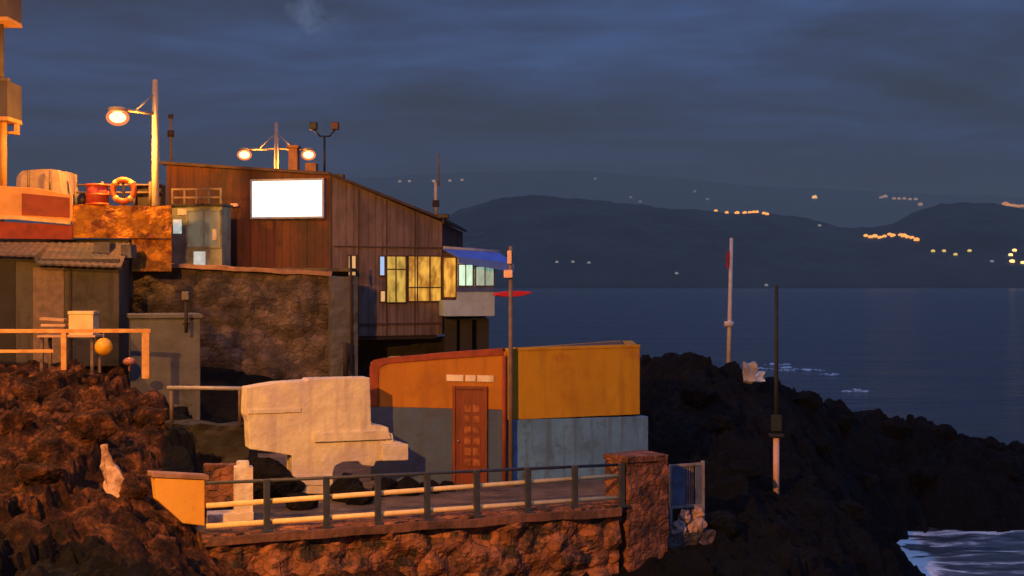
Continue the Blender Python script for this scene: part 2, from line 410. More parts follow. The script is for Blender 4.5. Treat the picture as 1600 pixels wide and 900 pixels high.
def rough_wall(fc, u0, u1, zb, ztop, thick, res=.25, amp=.08, scale=1.2, cell=0.0, n0=0.0, seed=0, capamp=1.0):
    """stone wall: an uneven front, its own top line, closed all round"""
    mb = MB(); bm = mb.bm
    nu = max(2, int((u1 - u0) / res)); 
    rings = []
    for i in range(nu + 1):
        u = u0 + (u1 - u0) * i / nu
        zt = ztop(u) if callable(ztop) else ztop
        nz = max(2, int((zt - zb) / res)) if not callable(ztop) else max(2, int((max(ztop(u0), ztop(u1), ztop((u0+u1)/2)) - zb) / res))
        ring = [(0, zb + (zt - zb) * k / nz) for k in range(nz + 1)]
        ring += [(-thick / 2, zt), (-thick, zt), (-thick, zb), (-thick / 2, zb)]
        row = []
        for (n, z) in ring:
            p = fc.pt(u, z, n + n0)
            q = p * scale + Vector((seed, 0, seed))
            d = noise.noise(q) + .5 * noise.noise(q * 2.3)
            if cell:
                dd = noise.voronoi(p * cell)[0]
                d += 1.2 * min(dd[1] - dd[0], .4)
            front = n > -thick * .9
            row.append(bm.verts.new(p + fc.n * (amp * d if front else 0) + Vector((0, 0, amp * .6 * capamp * d if z > zb + .05 else 0))))
        rings.append(row)
    k = len(rings[0])
    for i in range(nu):
        for j in range(k):
            bm.faces.new((rings[i][j], rings[i + 1][j], rings[i + 1][(j + 1) % k], rings[i][(j + 1) % k]))
    bm.faces.new(rings[0]); bm.faces.new(rings[-1][::-1])
    return mb

def boulder(loc, size, seed, ochre, label, group, name='boulder'):
    bm = bmesh.new()
    bmesh.ops.create_icosphere(bm, subdivisions=5, radius=1)
    rr = random.Random(int(seed * 100))
    off = Vector((seed * 3.1, seed * 1.7, seed * .9))
    pl = []
    for _ in range(15):
        n = Vector((rr.gauss(0, 1), rr.gauss(0, 1), rr.gauss(0, 1))).normalized()
        pl.append((n, rr.uniform(.62, .95)))
    for v in bm.verts:
        p = v.co.normalized()
        k = 1.05
        for n, d in pl:
            c = n.dot(p)
            if c > .05: k = min(k, d / c)
        k *= 1 + .10 * noise.noise(p * 2 + off) + .08 * noise.noise(p * 5 + off) + .05 * noise.noise(p * 11 + off) + .03 * noise.noise(p * 22 + off)
        v.co = Vector((p.x * size[0], p.y * size[1], p.z * size[2])) * k
    me = bpy.data.meshes.new(name)
    bm.to_mesh(me); bm.free()
    a = me.attributes.new('ochre', 'FLOAT', 'POINT')
    a.data.foreach_set('value', np.full(len(me.vertices), ochre, dtype=np.float32))
    me.materials.append(M['rock'])
    o = bpy.data.objects.new(name, me)
    COL.objects.link(o)
    o.location = loc
    o.rotation_euler = (0, 0, seed)
    tag(o, label, 'boulder', group)
    return o

# ------------------------------------------------------------------ camera, sky, sun
cam = bpy.data.cameras.new('camera')
cam.sensor_width = 36; cam.lens = 36 * F / 1600
cam.clip_start = .1; cam.clip_end = 60000
co = bpy.data.objects.new('camera', cam)
COL.objects.link(co)
co.location = (0, 0, CAMZ)
co.rotation_euler = (math.radians(90) - 3 / F, 0, 0)
S.camera = co

W = bpy.data.worlds.new('World'); S.world = W; W.use_nodes = True
nt = W.node_tree; L = nt.links
for n in list(nt.nodes): nt.nodes.remove(n)
wo = nn(nt, 'ShaderNodeOutputWorld'); bg = nn(nt, 'ShaderNodeBackground'); L.new(bg.outputs[0], wo.inputs[0])
sky = nn(nt, 'ShaderNodeTexSky', sky_type='NISHITA', sun_disc=False)
SUN_EL, SUN_ROT = math.radians(1.0), math.radians(150)
sky.sun_elevation = SUN_EL; sky.sun_rotation = SUN_ROT
tc = nn(nt, 'ShaderNodeTexCoord')
sep = nn(nt, 'ShaderNodeSeparateXYZ'); L.new(tc.outputs['Generated'], sep.inputs[0])
# project the view direction on a flat cloud deck
zc = nn(nt, 'ShaderNodeMath', operation='MAXIMUM'); L.new(sep.outputs['Z'], zc.inputs[0]); zc.inputs[1].default_value = 0.0
za = nn(nt, 'ShaderNodeMath', operation='ADD'); L.new(zc.outputs[0], za.inputs[0]); za.inputs[1].default_value = 0.10
dx = nn(nt, 'ShaderNodeMath', operation='DIVIDE'); L.new(sep.outputs['X'], dx.inputs[0]); L.new(za.outputs[0], dx.inputs[1])
dy = nn(nt, 'ShaderNodeMath', operation='DIVIDE'); L.new(sep.outputs['Y'], dy.inputs[0]); L.new(za.outputs[0], dy.inputs[1])
cv = nn(nt, 'ShaderNodeCombineXYZ'); L.new(dx.outputs[0], cv.inputs[0]); L.new(dy.outputs[0], cv.inputs[1])
nz = nn(nt, 'ShaderNodeTexNoise'); nz.inputs['Scale'].default_value = 0.95; nz.inputs['Detail'].default_value = 10; nz.inputs['Roughness'].default_value = .62; nz.inputs['Distortion'].default_value = .35
mpw = nn(nt, 'ShaderNodeMapping'); mpw.inputs['Location'].default_value = (3.3, 1.2, 0); mpw.inputs['Scale'].default_value = (.80, 1.05, 1)
L.new(cv.outputs[0], mpw.inputs[0]); L.new(mpw.outputs[0], nz.inputs[0])
cr = nn(nt, 'ShaderNodeValToRGB')
e = cr.color_ramp.elements
e[0].position = .36; e[0].color = (0.025, 0.028, 0.043, 1)
e[1].position = .66; e[1].color = (0.056, 0.115, 0.30, 1)
k = e.new(.45); k.color = (0.031, 0.045, 0.096, 1)
k = e.new(.54); k.color = (0.040, 0.069, 0.176, 1)
L.new(nz.outputs[0], cr.inputs[0])
# the low air near the horizon is greyer
mr = nn(nt, 'ShaderNodeMapRange'); mr.inputs[1].default_value = 0.065; mr.inputs[2].default_value = 0.15
L.new(sep.outputs['Z'], mr.inputs[0])
mxh = nn(nt, 'ShaderNodeMix', data_type='RGBA'); L.new(mr.outputs[0], mxh.inputs[0])
mxh.inputs[6].default_value = (0.018, 0.023, 0.045, 1); L.new(cr.outputs[0], mxh.inputs[7])
# a little of the clear evening sky through the clouds
skm = nn(nt, 'ShaderNodeMix', data_type='RGBA', blend_type='ADD'); skm.inputs[0].default_value = 0.004
L.new(mxh.outputs[2], skm.inputs[6]); L.new(sky.outputs[0], skm.inputs[7])
# thin gap in the clouds, brighter
gap_dir = Vector(((487 - CX) / F, 1, (CY - 32) / F)).normalized()
vd = nn(nt, 'ShaderNodeVectorMath', operation='DISTANCE'); L.new(tc.outputs['Generated'], vd.inputs[0]); vd.inputs[1].default_value = gap_dir
nz2 = nn(nt, 'ShaderNodeTexNoise'); nz2.inputs['Scale'].default_value = 55; nz2.inputs['Detail'].default_value = 8; nz2.inputs['Roughness'].default_value = .65
L.new(tc.outputs['Generated'], nz2.inputs[0])
ma = nn(nt, 'ShaderNodeMath', operation='MULTIPLY_ADD'); L.new(nz2.outputs[0], ma.inputs[0]); ma.inputs[1].default_value = 0.075; L.new(vd.outputs['Value'], ma.inputs[2])
gr = nn(nt, 'ShaderNodeMapRange'); gr.interpolation_type = 'SMOOTHSTEP'; gr.inputs[1].default_value = 0.060; gr.inputs[2].default_value = 0.026; gr.inputs[3].default_value = 0; gr.inputs[4].default_value = 0.7
L.new(ma.outputs[0], gr.inputs[0])
gm = nn(nt, 'ShaderNodeMix', data_type='RGBA'); L.new(gr.outputs[0], gm.inputs[0]); L.new(skm.outputs[2], gm.inputs[6]); gm.inputs[7].default_value = (0.17, 0.24, 0.42, 1)
zen = nn(nt, 'ShaderNodeMapRange', interpolation_type='SMOOTHSTEP'); zen.inputs[1].default_value = 0.22; zen.inputs[2].default_value = 0.7; zen.inputs[3].default_value = 1.0; zen.inputs[4].default_value = 3.8
L.new(sep.outputs['Z'], zen.inputs[0])
L.new(zen.outputs[0], bg.inputs[1])
L.new(gm.outputs[2], bg.inputs[0])

sun = bpy.data.lights.new('sun', 'SUN'); sun.energy = 0.02; sun.angle = math.radians(20); sun.color = (1, .9, .8)
so = bpy.data.objects.new('sun', sun); COL.objects.link(so)
so.rotation_euler = (math.radians(89), 0, math.radians(180) - SUN_ROT)

# ------------------------------------------------------------------ sea
def sea():
    m = bpy.data.materials.new('sea_water'); m.use_nodes = True
    nt = m.node_tree; L = nt.links; b = nt.nodes['Principled BSDF']
    b.inputs['Base Color'].default_value = (0.026, 0.035, 0.048, 1)
    b.inputs['Roughness'].default_value = .22
    b.inputs['IOR'].default_value = 1.33
    tc = nn(nt, 'ShaderNodeTexCoord')
    mp = nn(nt, 'ShaderNodeMapping'); mp.inputs['Scale'].default_value = (.35, 1, 1); mp.inputs['Rotation'].default_value = (0, 0, .12)
    L.new(tc.outputs['Object'], mp.inputs[0])
    n1 = nn(nt, 'ShaderNodeTexNoise'); n1.inputs['Scale'].default_value = .33; n1.inputs['Detail'].default_value = 6; n1.inputs['Roughness'].default_value = .6
    L.new(mp.outputs[0], n1.inputs[0])
    n2 = nn(nt, 'ShaderNodeTexNoise'); n2.inputs['Scale'].default_value = .06; n2.inputs['Detail'].default_value = 6
    L.new(mp.outputs[0], n2.inputs[0])
    ad = nn(nt, 'ShaderNodeMath', operation='MULTIPLY_ADD'); L.new(n2.outputs[0], ad.inputs[0]); ad.inputs[1].default_value = 3.0; L.new(n1.outputs[0], ad.inputs[2])
    bp = nn(nt, 'ShaderNodeBump'); bp.inputs['Strength'].default_value = .95; bp.inputs['Distance'].default_value = 1.6
    L.new(ad.outputs[0], bp.inputs['Height']); L.new(bp.outputs[0], b.inputs['Normal'])
    mb = MB()
    bm = mb.bm
    vs = [bm.verts.new(p) for p in ((-30000, -300, 0), (30000, -300, 0), (30000, 30000, 0), (-30000, 30000, 0))]
    bm.faces.new(vs)
    kind(mb.build('sea', m), 'structure')
sea()

def surf():
    """the churned water in the cove: real waves with foam of its own colour"""
    m = bpy.data.materials.new('surf_water'); m.use_nodes = True
    nt = m.node_tree; L = nt.links; b = nt.nodes['Principled BSDF']
    b.inputs['Roughness'].default_value = .35
    tc = nn(nt, 'ShaderNodeTexCoord')
    mp = nn(nt, 'ShaderNodeMapping'); mp.inputs['Scale'].default_value = (.55, 2.1, 1); mp.inputs['Rotation'].default_value = (0, 0, -.25)
    L.new(tc.outputs['Object'], mp.inputs[0])
    n1 = nn(nt, 'ShaderNodeTexNoise'); n1.inputs['Scale'].default_value = .8; n1.inputs['Detail'].default_value = 9; n1.inputs['Roughness'].default_value = .68; n1.inputs['Distortion'].default_value = .5
    L.new(mp.outputs[0], n1.inputs[0])
    at = nn(nt, 'ShaderNodeAttribute', attribute_name='foam')
    ad = nn(nt, 'ShaderNodeMath', operation='ADD'); L.new(n1.outputs[0], ad.inputs[0]); L.new(at.outputs['Fac'], ad.inputs[1])
    r = nn(nt, 'ShaderNodeValToRGB'); e = r.color_ramp.elements
    e[0].position = .47; e[0].color = (0.03, 0.032, 0.036, 1); e[1].position = .66; e[1].color = (0.95, 0.95, 0.93, 1)
    kk = e.new(.55); kk.color = (0.20, 0.21, 0.22, 1)
    L.new(ad.outputs[0], r.inputs[0]); L.new(r.outputs[0], b.inputs['Base Color'])
    x0, x1, y0, y1, st = 10, 28, 34, 54, .12
    nx, ny = int((x1 - x0) / st), int((y1 - y0) / st)
    vs, fs, fo = [], [], []
    for j in range(ny + 1):
        for i in range(nx + 1):
            x, y = x0 + i * st, y0 + j * st
            p = Vector((x * .35, y * .9, 0))
            z = .06 + .16 * noise.noise(p * .9) + .07 * noise.noise(p * 2.7 + Vector((3, 3, 3)))
            edge = min(x - x0, x1 - x, y - y0, y1 - y)
            z = -.06 + (z + .06) * min(1, max(0, edge / 2.0))
            vs.append((x, y, z))
            px = CX + F * x / y
            f = -.03 + .30 * math.exp(-((px - (1412 + (44.5 - y) * 7)) / 26) ** 2) + .16 * math.exp(-((y - 46.3) / .35) ** 2) + .12 * math.exp(-((y - (43.6 + (x - 15) * -.3)) / .4) ** 2) + .05 * math.exp(-((y - 41.5) / .5) ** 2)
            if z < -.02: f -= .5
            fo.append(f)
    for j in range(ny):
        for i in range(nx):
            a = j * (nx + 1) + i
            fs.append((a, a + 1, a + nx + 2, a + nx + 1))
    me = bpy.data.meshes.new('surf'); me.from_pydata(vs, [], fs)
    a = me.attributes.new('foam', 'FLOAT', 'POINT'); a.data.foreach_set('value', np.array(fo, dtype=np.float32))
    me.materials.append(m)
    for p in me.polygons: p.use_smooth = True
    o = bpy.data.objects.new('surf_water', me); COL.objects.link(o); kind(o, 'structure')
surf()

def foam():
    m_ = MB(); bm = m_.bm
    rr = random.Random(5)
    for px, py, w in ((1250, 579, 2.6), (1180, 577, 2.0), (1296, 586, 1.2), (1225, 575, 1.0), (1340, 612, 1.4), (1215, 570, 1.6)):
        D = CAMZ * F / (py - CY); cx = (px - CX) / F * D
        n = 26
        up, dn = [], []
        for i in range(n + 1):
            t = i / n; e_ = math.sin(math.pi * t) ** .7
            x = cx + (t - .5) * w * 2; y = D + .9 * noise.noise(Vector((x * .8, px, 0)))
            hgt = e_ * (.16 + .16 * noise.noise(Vector((x * 2.1, px * 1.7, 3))))
            up.append(bm.verts.new((x, y, .02 + hgt))); dn.append((bm.verts.new((x, y - .5 * e_ - .02, -.03)), bm.verts.new((x, y + .7 * e_ + .02, -.03))))
        for i in range(n):
            bm.faces.new((dn[i][0], dn[i + 1][0], up[i + 1], up[i])); bm.faces.new((up[i], up[i + 1], dn[i + 1][1], dn[i][1])); bm.faces.new((dn[i][0], dn[i][1], dn[i + 1][1], dn[i + 1][0]))
    kind(m_.build('sea_foam', mat('foam', (.93, .95, .97), (.10, .12, .15), scale=2.2, bump=.4, lo=.42, hi=.56), None, True), 'stuff')
foam()
# ------------------------------------------------------------------ rocky terrain
CT = []   # px, D, z
for px, rows in {
    -500: [(4, 6), (12, 6), (24, 6.6), (34, 7.2), (42, 8)],
    -250: [(10, 5.8), (18, 5.6), (24, 6.2), (33, 7), (40, 7.5), (60, 8)],
    0: [(6, 5.2), (14, 5.2), (18, 4.95), (21, 5.15), (24, 5.5), (28, 5.9), (32.5, 6.35), (36, 6.3), (40, 7), (50, 8), (62, 6)],
    130: [(14, 4.9), (18, 4.75), (21, 4.9), (24, 5.35), (28, 5.85), (32.5, 6.35), (36, 6.3), (40, 6.6)],
    215: [(18, 4.4), (21, 4.7), (23, 4.9), (26, 5.4), (29, 5.8), (32.6, 6.3), (34.2, 6.0)],
    255: [(20, 4.2), (22.6, 4.45), (25, 4.75), (28, 5.4), (32.5, 5.9), (34, 4.8)],
    300: [(15, 3.6), (20, 3.8), (22.8, 4.15), (26, 4.25), (30, 4.4), (34, 4.3), (38, 5), (42, 6)],
    400: [(12, 2.8), (18, 2.9), (22, 3.2), (23.2, 3.3), (25, 4.1), (30, 4.1), (36, 4.3), (40, 5), (43, 6), (55, 6)],
    560: [(18, 2.5), (22.5, 2.7), (25, 3.9), (30, 4.1), (35, 4.1), (40, 4.6), (46, 6), (55, 5), (65, -1)],
    720: [(18, 2.2), (22, 2.4), (24.5, 2.6), (27, 4.0), (31, 4.1), (35, 4.1), (40, 4.3), (46, 5.2), (52, 3), (62, -2)],
    860: [(18, 2.0), (22, 2.2), (25.4, 2.5), (28, 4.0), (31, 4.1), (34, 4.1), (40, 5.2), (46, 3), (56, -2)],
    980: [(18, 2.0), (22, 2.2), (25.4, 2.5), (28, 3.9), (31, 4.1), (34, 4.9), (38, 6.0), (41, 6.4), (46, 4.8), (56, -2)],
    1060: [(18, 2.6), (23, 2.7), (26.5, 2.7), (28.5, 3.1), (31, 3.6), (35, 4.5), (39, 5.5), (42, 6.25), (45, 5.3), (58, -2)],
    1140: [(18, 2.7), (24, 2.8), (29, 3.3), (34, 3.9), (38, 4.8), (44, 6.05), (48, 4.6), (60, -2)],
    1213: [(20, 2.4), (27, 2.7), (31, 3.2), (34, 3.5), (38, 4.2), (44, 5.1), (46.5, 5.35), (52, 2.2), (62, -2)],
    1258: [(40, 3.9), (46, 4.6), (49, 4.75), (54, 2), (62, -2)],
    1300: [(20, 1.8), (28, 2.1), (34, 2.6), (38, 2.6), (43, 2.6), (47, 3.6), (50.5, 4.25), (56, 0), (66, -2)],
    1370: [(20, .8), (28, 1.2), (34, 1.6), (39, 1.2), (42, .7), (45, .6), (48, 1.6), (50, 2.4), (53, 3.7), (60, -1.5)],
    1430: [(24, 0), (32, .1), (37, 0), (39.5, -.25), (42, -.9), (44.5, -.9), (46.6, -.3), (48.2, .6), (51, 2.1), (54, 3.1), (62, -2)],
    1500: [(20, -1.5), (30, -1.2), (40, -1.3), (45, -1), (46.8, .3), (48.5, 1.2), (52, 1.9), (56, 2.45), (63, -2)],
    1580: [(20, -2), (36, -1.6), (45, -1.2), (47.2, .3), (49, 1.0), (53, 1.2), (58.5, 1.5), (64, -2)],
    1640: [(30, -2), (46, -1.2), (48.5, .2), (52, .8), (58, 1.1), (66, -2)],
    1760: [(20, -2), (36, -2), (50, -1), (56, -.6), (66, -2)],
}.items():
    for D, z in rows:
        CT.append((*XY(px, D), z))
for x in (-20, -10, 0, 10, 25, 45):
    CT.append((x, 78, -3)); CT.append((x, -6, 3 if x < 10 else 0))
CT = np.array(CT)

def rbf_fit(pts):
    A = np.linalg.norm(pts[:, None, :2] - pts[None, :, :2], axis=2)
    n = len(pts)
    K = np.zeros((n + 3, n + 3)); K[:n, :n] = A + np.eye(n) * -.12
    K[:n, n] = 1; K[:n, n + 1:] = pts[:, :2]; K[n, :n] = 1; K[n + 1:, :n] = pts[:, :2].T
    return np.linalg.solve(K, np.concatenate([pts[:, 2], np.zeros(3)]))
RW = rbf_fit(CT)
def rbf_eval(q):
    out = np.zeros(len(q))
    for s in range(0, len(q), 20000):
        c = q[s:s + 20000]
        A = np.linalg.norm(c[:, None, :] - CT[None, :, :2], axis=2)
        out[s:s + 20000] = A @ RW[:len(CT)] + RW[len(CT)] + c @ RW[len(CT) + 1:]
    return out
def sstep(a, b, x):
    t = min(1, max(0, (x - a) / (b - a)))
    return t * t * (3 - 2 * t)

def rock_disp(x, y):
    p = Vector((x, y, 0))
    w = noise.noise_vector(p * .8) * .35
    b = noise.voronoi((p + w) * 1.7 + Vector((5, 2, 1)))[0]
    A, pa = noise.voronoi((p + w) * .55 + Vector((7, 3, .3)))
    ca = Vector(pa[0]); ta = noise.cell_vector(ca * 91.7)
    h = .50 * (ta.x * ((p.x + w.x) * .55 + 7 - ca.x) + ta.y * ((p.y + w.y) * .55 + 3 - ca.y)) + .24 * (ta.z)
    B, pb = noise.voronoi((p + w) * 1.35 + Vector((5, 2, 1.3)))
    cb_ = Vector(pb[0]); tb_ = noise.cell_vector(cb_ * 57.3)
    h += .22 * (tb_.x * ((p.x + w.x) * 1.35 + 5 - cb_.x) + tb_.y * ((p.y + w.y) * 1.35 + 2 - cb_.y)) + .08 * tb_.z
    h += .30 * (min(b[1] - b[0], .4) - .2)
    h += .28 * noise.noise(p * .33) + .16 * noise.noise(p * 1.9) + .12 * (.3 - abs(noise.noise(p * 3.7))) + .10 * noise.noise(p * 5) + .06 * noise.noise(p * 10) + .04 * noise.noise(p * 19)
    return h
def rock_amp(x, y):
    px = CX + F * x / max(y, 1)
    k = 1.0
    if px < 320: k = .95
    # below the terrace and the walls the ground stays calm
    if 300 < px < 1000 and 23 < y < 44: k = .25
    return k
def ground(x, y):
    return float(rbf_eval(np.array([[x, y]]))[0]) + rock_disp(x, y) * rock_amp(x, y)

def terrain():
    x0, x1, y0, y1, st = -20, 29, 11, 62, .082
    nx, ny = int((x1 - x0) / st), int((y1 - y0) / st)
    xs = x0 + np.arange(nx + 1) * st; ys = y0 + np.arange(ny + 1) * st
    gx, gy = np.meshgrid(xs, ys)
    q = np.stack([gx.ravel(), gy.ravel()], 1)
    z = rbf_eval(q)
    vs = []; oc = []
    for (x, y), zz in zip(q.tolist(), z.tolist()):
        px = CX + F * x / max(y, 1)
        d = rock_disp(x, y)
        vs.append((x + .18 * noise.noise(Vector((x * 1.3, y * 1.3, 4))), y + .18 * noise.noise(Vector((x * 1.3, y * 1.3, 9))), zz + d * rock_amp(x, y)))
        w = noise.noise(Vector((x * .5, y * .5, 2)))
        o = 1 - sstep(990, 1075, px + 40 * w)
        o *= .03 + .97 * sstep(18.8, 22.6, y + 1.2 * w + (1.2 if px < 60 else 0) - 1.4 * sstep(150, 400, px) * (1 - sstep(420, 600, px)))  # nearest ground coloured darker, standing for the shadow across the foreground
        if px > 255: o *= 1 - .98 * sstep(24.2, 26, y)  # ground in the hollow coloured near black to stand for its shade
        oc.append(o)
    fs = []
    for j in range(ny):
        for i in range(nx):
            a = j * (nx + 1) + i
            fs.append((a, a + 1, a + nx + 2, a + nx + 1))
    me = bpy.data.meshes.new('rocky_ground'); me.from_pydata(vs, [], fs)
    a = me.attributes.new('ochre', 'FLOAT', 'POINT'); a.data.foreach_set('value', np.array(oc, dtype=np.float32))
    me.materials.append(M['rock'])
    o = bpy.data.objects.new('rocky_ground', me); COL.objects.link(o); kind(o, 'structure')
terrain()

def put_boulder(px, D, r, seed, ochre, label, group, sink=.35, flat=.8, name='boulder'):
    x, y = XY(px, D)
    z = float(rbf_eval(np.array([[x, y]]))[0]) + rock_disp(x, y) * rock_amp(x, y)
    boulder((x, y, z + r * flat * (1 - sink) * .7), (r * random.uniform(.9, 1.3), r, r * flat), seed, ochre, label, group, name)
random.seed(11)
for i, (px, D, r) in enumerate([(20, 26, .55), (75, 24.5, .5), (140, 25.5, .6), (95, 29.5, .55), (40, 30.5, .5), (190, 30.4, .4), (225, 31.4, .45),
                                (150, 31.6, .3), (235, 28.5, .45), (60, 22.2, .45), (205, 23.6, .4), (-10, 24, .55), (120, 22.4, .4), (180, 28.2, .5), (30, 32, .3), (85, 31.8, .3)]):
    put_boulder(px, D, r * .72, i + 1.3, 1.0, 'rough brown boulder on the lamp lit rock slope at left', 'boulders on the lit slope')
for i, (px, D, r) in enumerate([(1090, 39, .5), (1120, 37, .5), (1260, 46, .5), (1310, 48.5, .5), (1400, 51.5, .6), (1480, 53, .5),
                                (1550, 54.5, .5), (1350, 46, .5), (1280, 42, .5), (1160, 33, .45), (1250, 36, .5), (1320, 36, .5), (1380, 40, .5), (1120, 29, .5), (1500, 50, .6), (1570, 51, .6), (1440, 48.8, .5)]):
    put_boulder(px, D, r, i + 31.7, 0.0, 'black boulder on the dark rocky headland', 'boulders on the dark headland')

# ------------------------------------------------------------------ terrace, its wall, railing, pillar
RAILF = Face(XY(325, 23.6), XY(968, 26.8))
ZT = 4.42
mb = MB()
tp = [RAILF.pt(-.1, 0, .0), RAILF.pt(RAILF.len + .15, 0, 0), Vector((2.95, 28.3, 0)), Vector((3.35, 31, 0)), Vector((3.35, 35, 0)), Vector((-7.0, 35, 0)), Vector((-6.6, 25.5, 0))]
mb.prism([Vector((p.x, p.y, ZT - .35)) for p in tp], (0, 0, .35))
kind(mb.build('terrace_paving', 'paving'), 'structure')

o = rough_wall(RAILF, -.15, RAILF.len - .1, 1.2, ZT + .02, .55, res=.07, amp=.20, scale=1.6, cell=1.9, n0=.16, capamp=.2).build('stone_wall', 'stone_ochre')
tag(o, 'rough ochre stone retaining wall carrying the terrace railing', 'wall')

o = MB().fbox(RAILF, -.15, RAILF.len - .1, ZT - .17, ZT - .004, -.1, .31, .015)
bmesh.ops.subdivide_edges(o.bm, edges=[e_ for e_ in o.bm.edges if e_.calc_length() > 3], cuts=30)
o = o.rough(.03, 1.5).rough(.015, 5).build('kerb', 'kerb_concrete')
tag(o, 'low brown concrete kerb under the terrace railing, on top of the stone wall', 'kerb')
rl = thing('terrace_railing', 'long dark steel railing with two pale horizontal bars along the terrace edge', 'railing', RAILF.pt(RAILF.len / 2, ZT, 0))
rz = lambda px: ZT + 0
posts = [415, 508, 588, 665, 742, 822, 895, 968]
tops = {}
def rail_y(px, y0, y1):   # straight line in the picture between x=325 and x=968
    return y0 + (y1 - y0) * (px - 325) / (968 - 325)
def rp(px, y0, y1, n=0):
    u, z = RAILF.uz(px, rail_y(px, y0, y1))
    return RAILF.pt(u, z, n)
MB().tube(rp(320, 755, 726), rp(970, 755, 726), .032).build('top_rail', 'dark_steel', rl, True)
MB().tube(rp(322, 790, 743, .02), rp(970, 790, 743, .02), .050).build('pale_bar', 'pale_bar', rl, True)
MB().tube(rp(322, 822, 777, .02), rp(970, 822, 777, .02), .050).build('pale_bar', 'pale_bar', rl, True)
for px in posts:
    a = rp(px, 760, 728); b = rp(px, 843, 800)
    u, z = RAILF.uz(px, rail_y(px, 845, 800))
    zt = RAILF.uz(px, rail_y(px, 752, 723))[1]
    m_ = MB().fbox(RAILF, u - .055, u + .055, z, zt, .045, .15, .01)
    m_.fbox(RAILF, u - .10, u + .10, ZT - .02, ZT + .03, .06, .24, .005)
    m_.build('post', 'dark_steel', rl)

# pillar at the right end
PIL = Face(XY(978, 26.7), XY(1042, 27.3))
pl = thing('brick_pillar', 'squat rough brick pillar ending the terrace railing at right', 'pillar', PIL.pt(PIL.len / 2, 3, -.4))
rough_wall(PIL, .02, PIL.len - .02, 2.0, ZZ(722, 27), .8, res=.08, amp=.05, scale=2, cell=3.2, n0=.05).build('shaft', 'brick_pillar', pl)
MB().fbox(PIL, 0, PIL.len, ZZ(722, 27) + .01, ZZ(712, 27), -.8, .07, .02).rough(.04, 5).build('cap', 'brick_pillar', pl)

# gate beyond the pillar
GT = Face(XY(1046, 28.2), XY(1100, 28.6))
g = thing('metal_gate', 'small weathered metal gate beside the brick pillar', 'gate', GT.pt(GT.len / 2, 3.7, 0))
zb, zt = ZZ(828, 28.4), ZZ(724, 28.4)
m_ = MB()
m_.fbox(GT, 0, .06, zb, zt, -.03, .03).fbox(GT, GT.len - .06, GT.len, zb, zt + .03, -.03, .03).fbox(GT, .06, GT.len - .06, zt - .06, zt - .005, -.025, .025)
m_.fbox(GT, .06, GT.len - .06, zb + .5, zb + .55, -.025, .025)
m_.build('frame', 'gate_metal', g)
MB().fbox(GT, .08, GT.len * .45, zb + .56, zt - .07, -.012, .012).build('sheet', 'gate_sheet', g)
MB().fbox(GT, GT.len * .75, GT.len - .07, zb + .56, zt - .07, -.012, .012).build('sheet', 'gate_sheet', g)
m_ = MB()
for k in range(5):
    u = GT.len * (.48 + .05 * k); m_.tube(GT.pt(u, zb + .02, 0), GT.pt(u, zt - .03, 0), .009, seg=6)
m_.build('bars', 'gate_metal', g)
for i, (u, z, r) in enumerate([(.18, .12, .17), (.45, .10, .16), (.62, .16, .18), (.30, .36, .14), (.66, .42, .13), (.05, .02, .14)]):
    bm = bmesh.new(); bmesh.ops.create_icosphere(bm, subdivisions=3, radius=1)
    for v in bm.verts: v.co *= r * (1 + .5 * noise.noise(v.co * 1.5 + Vector((i * 4, 0, 0))))
    me = bpy.data.meshes.new('rubble_stone'); bm.to_mesh(me); bm.free(); me.materials.append(M['rubble'])
    q = bpy.data.objects.new('rubble_stone', me); COL.objects.link(q); q.location = GT.pt(u, zb + z - .02, .16)
    tag(q, 'pale stone heaped against the foot of the small metal gate', 'stone', 'rubble at the metal gate')
o = rough_wall(GT, -.25, GT.len + .1, 2.2, zb - .03, .7, res=.12, amp=.10, scale=1.6, cell=2, n0=.3).build('stone_footing', 'stone')
tag(o, 'dark rough stone footing under the small metal gate', 'wall')

# ------------------------------------------------------------------ left end of the railing: yellow panel, cream pillar
YP = Face(XY(242, 23.2), XY(322, 23.7))
yp = thing('yellow_wall', 'short bright yellow wall with slanted lower edge at left end of the railing', 'wall', YP.pt(YP.len / 2, 4.5, 0))
MB().prism(YP.poly([(242, 746), (320, 750), (320, 822), (286, 818), (246, 782)]), YP.n * -.28).build('panel', 'yellow_panel', yp, bevel=.012)
MB().prism(YP.poly([(238, 738), (326, 743), (326, 750), (238, 746)], .03), YP.n * -.36).build('coping', 'ledge_pale', yp, bevel=.01)
CP = Face(XY(366, 24.6), XY(396, 24.7))
cp = thing('cream_pillar', 'chipped cream pillar on a low plinth behind the left end of the railing', 'pillar', CP.pt(CP.len / 2, ZT, -.15))
m_ = rough_wall(CP, .01, CP.len - .01, ZT, ZZ(731, 24.6), .34, res=.05, amp=.025, scale=4)
m_.build('shaft', 'cream_paint', cp)
MB().fbox(CP, -.5, CP.len, ZT, ZT + .22, -.42, .05, .02).rough(.02, 4).build('plinth', 'cream_paint', cp)
MB().fbox(CP, CP.len * .15, CP.len * .8, ZZ(731, 24.6) - .02, ZZ(722, 24.6), -.28, -.05, .05).build('cap', 'cream_paint', cp)
o = rough_wall(Face(XY(318, 25.4), XY(392, 25.6)), 0, 0.86, ZT - .3, ZZ(728, 25.4), .3, res=.08, amp=.05, scale=2.2, cell=3).build('broken_wall', 'stone_ochre')
tag(o, 'low broken reddish wall behind the cream pillar', 'wall')

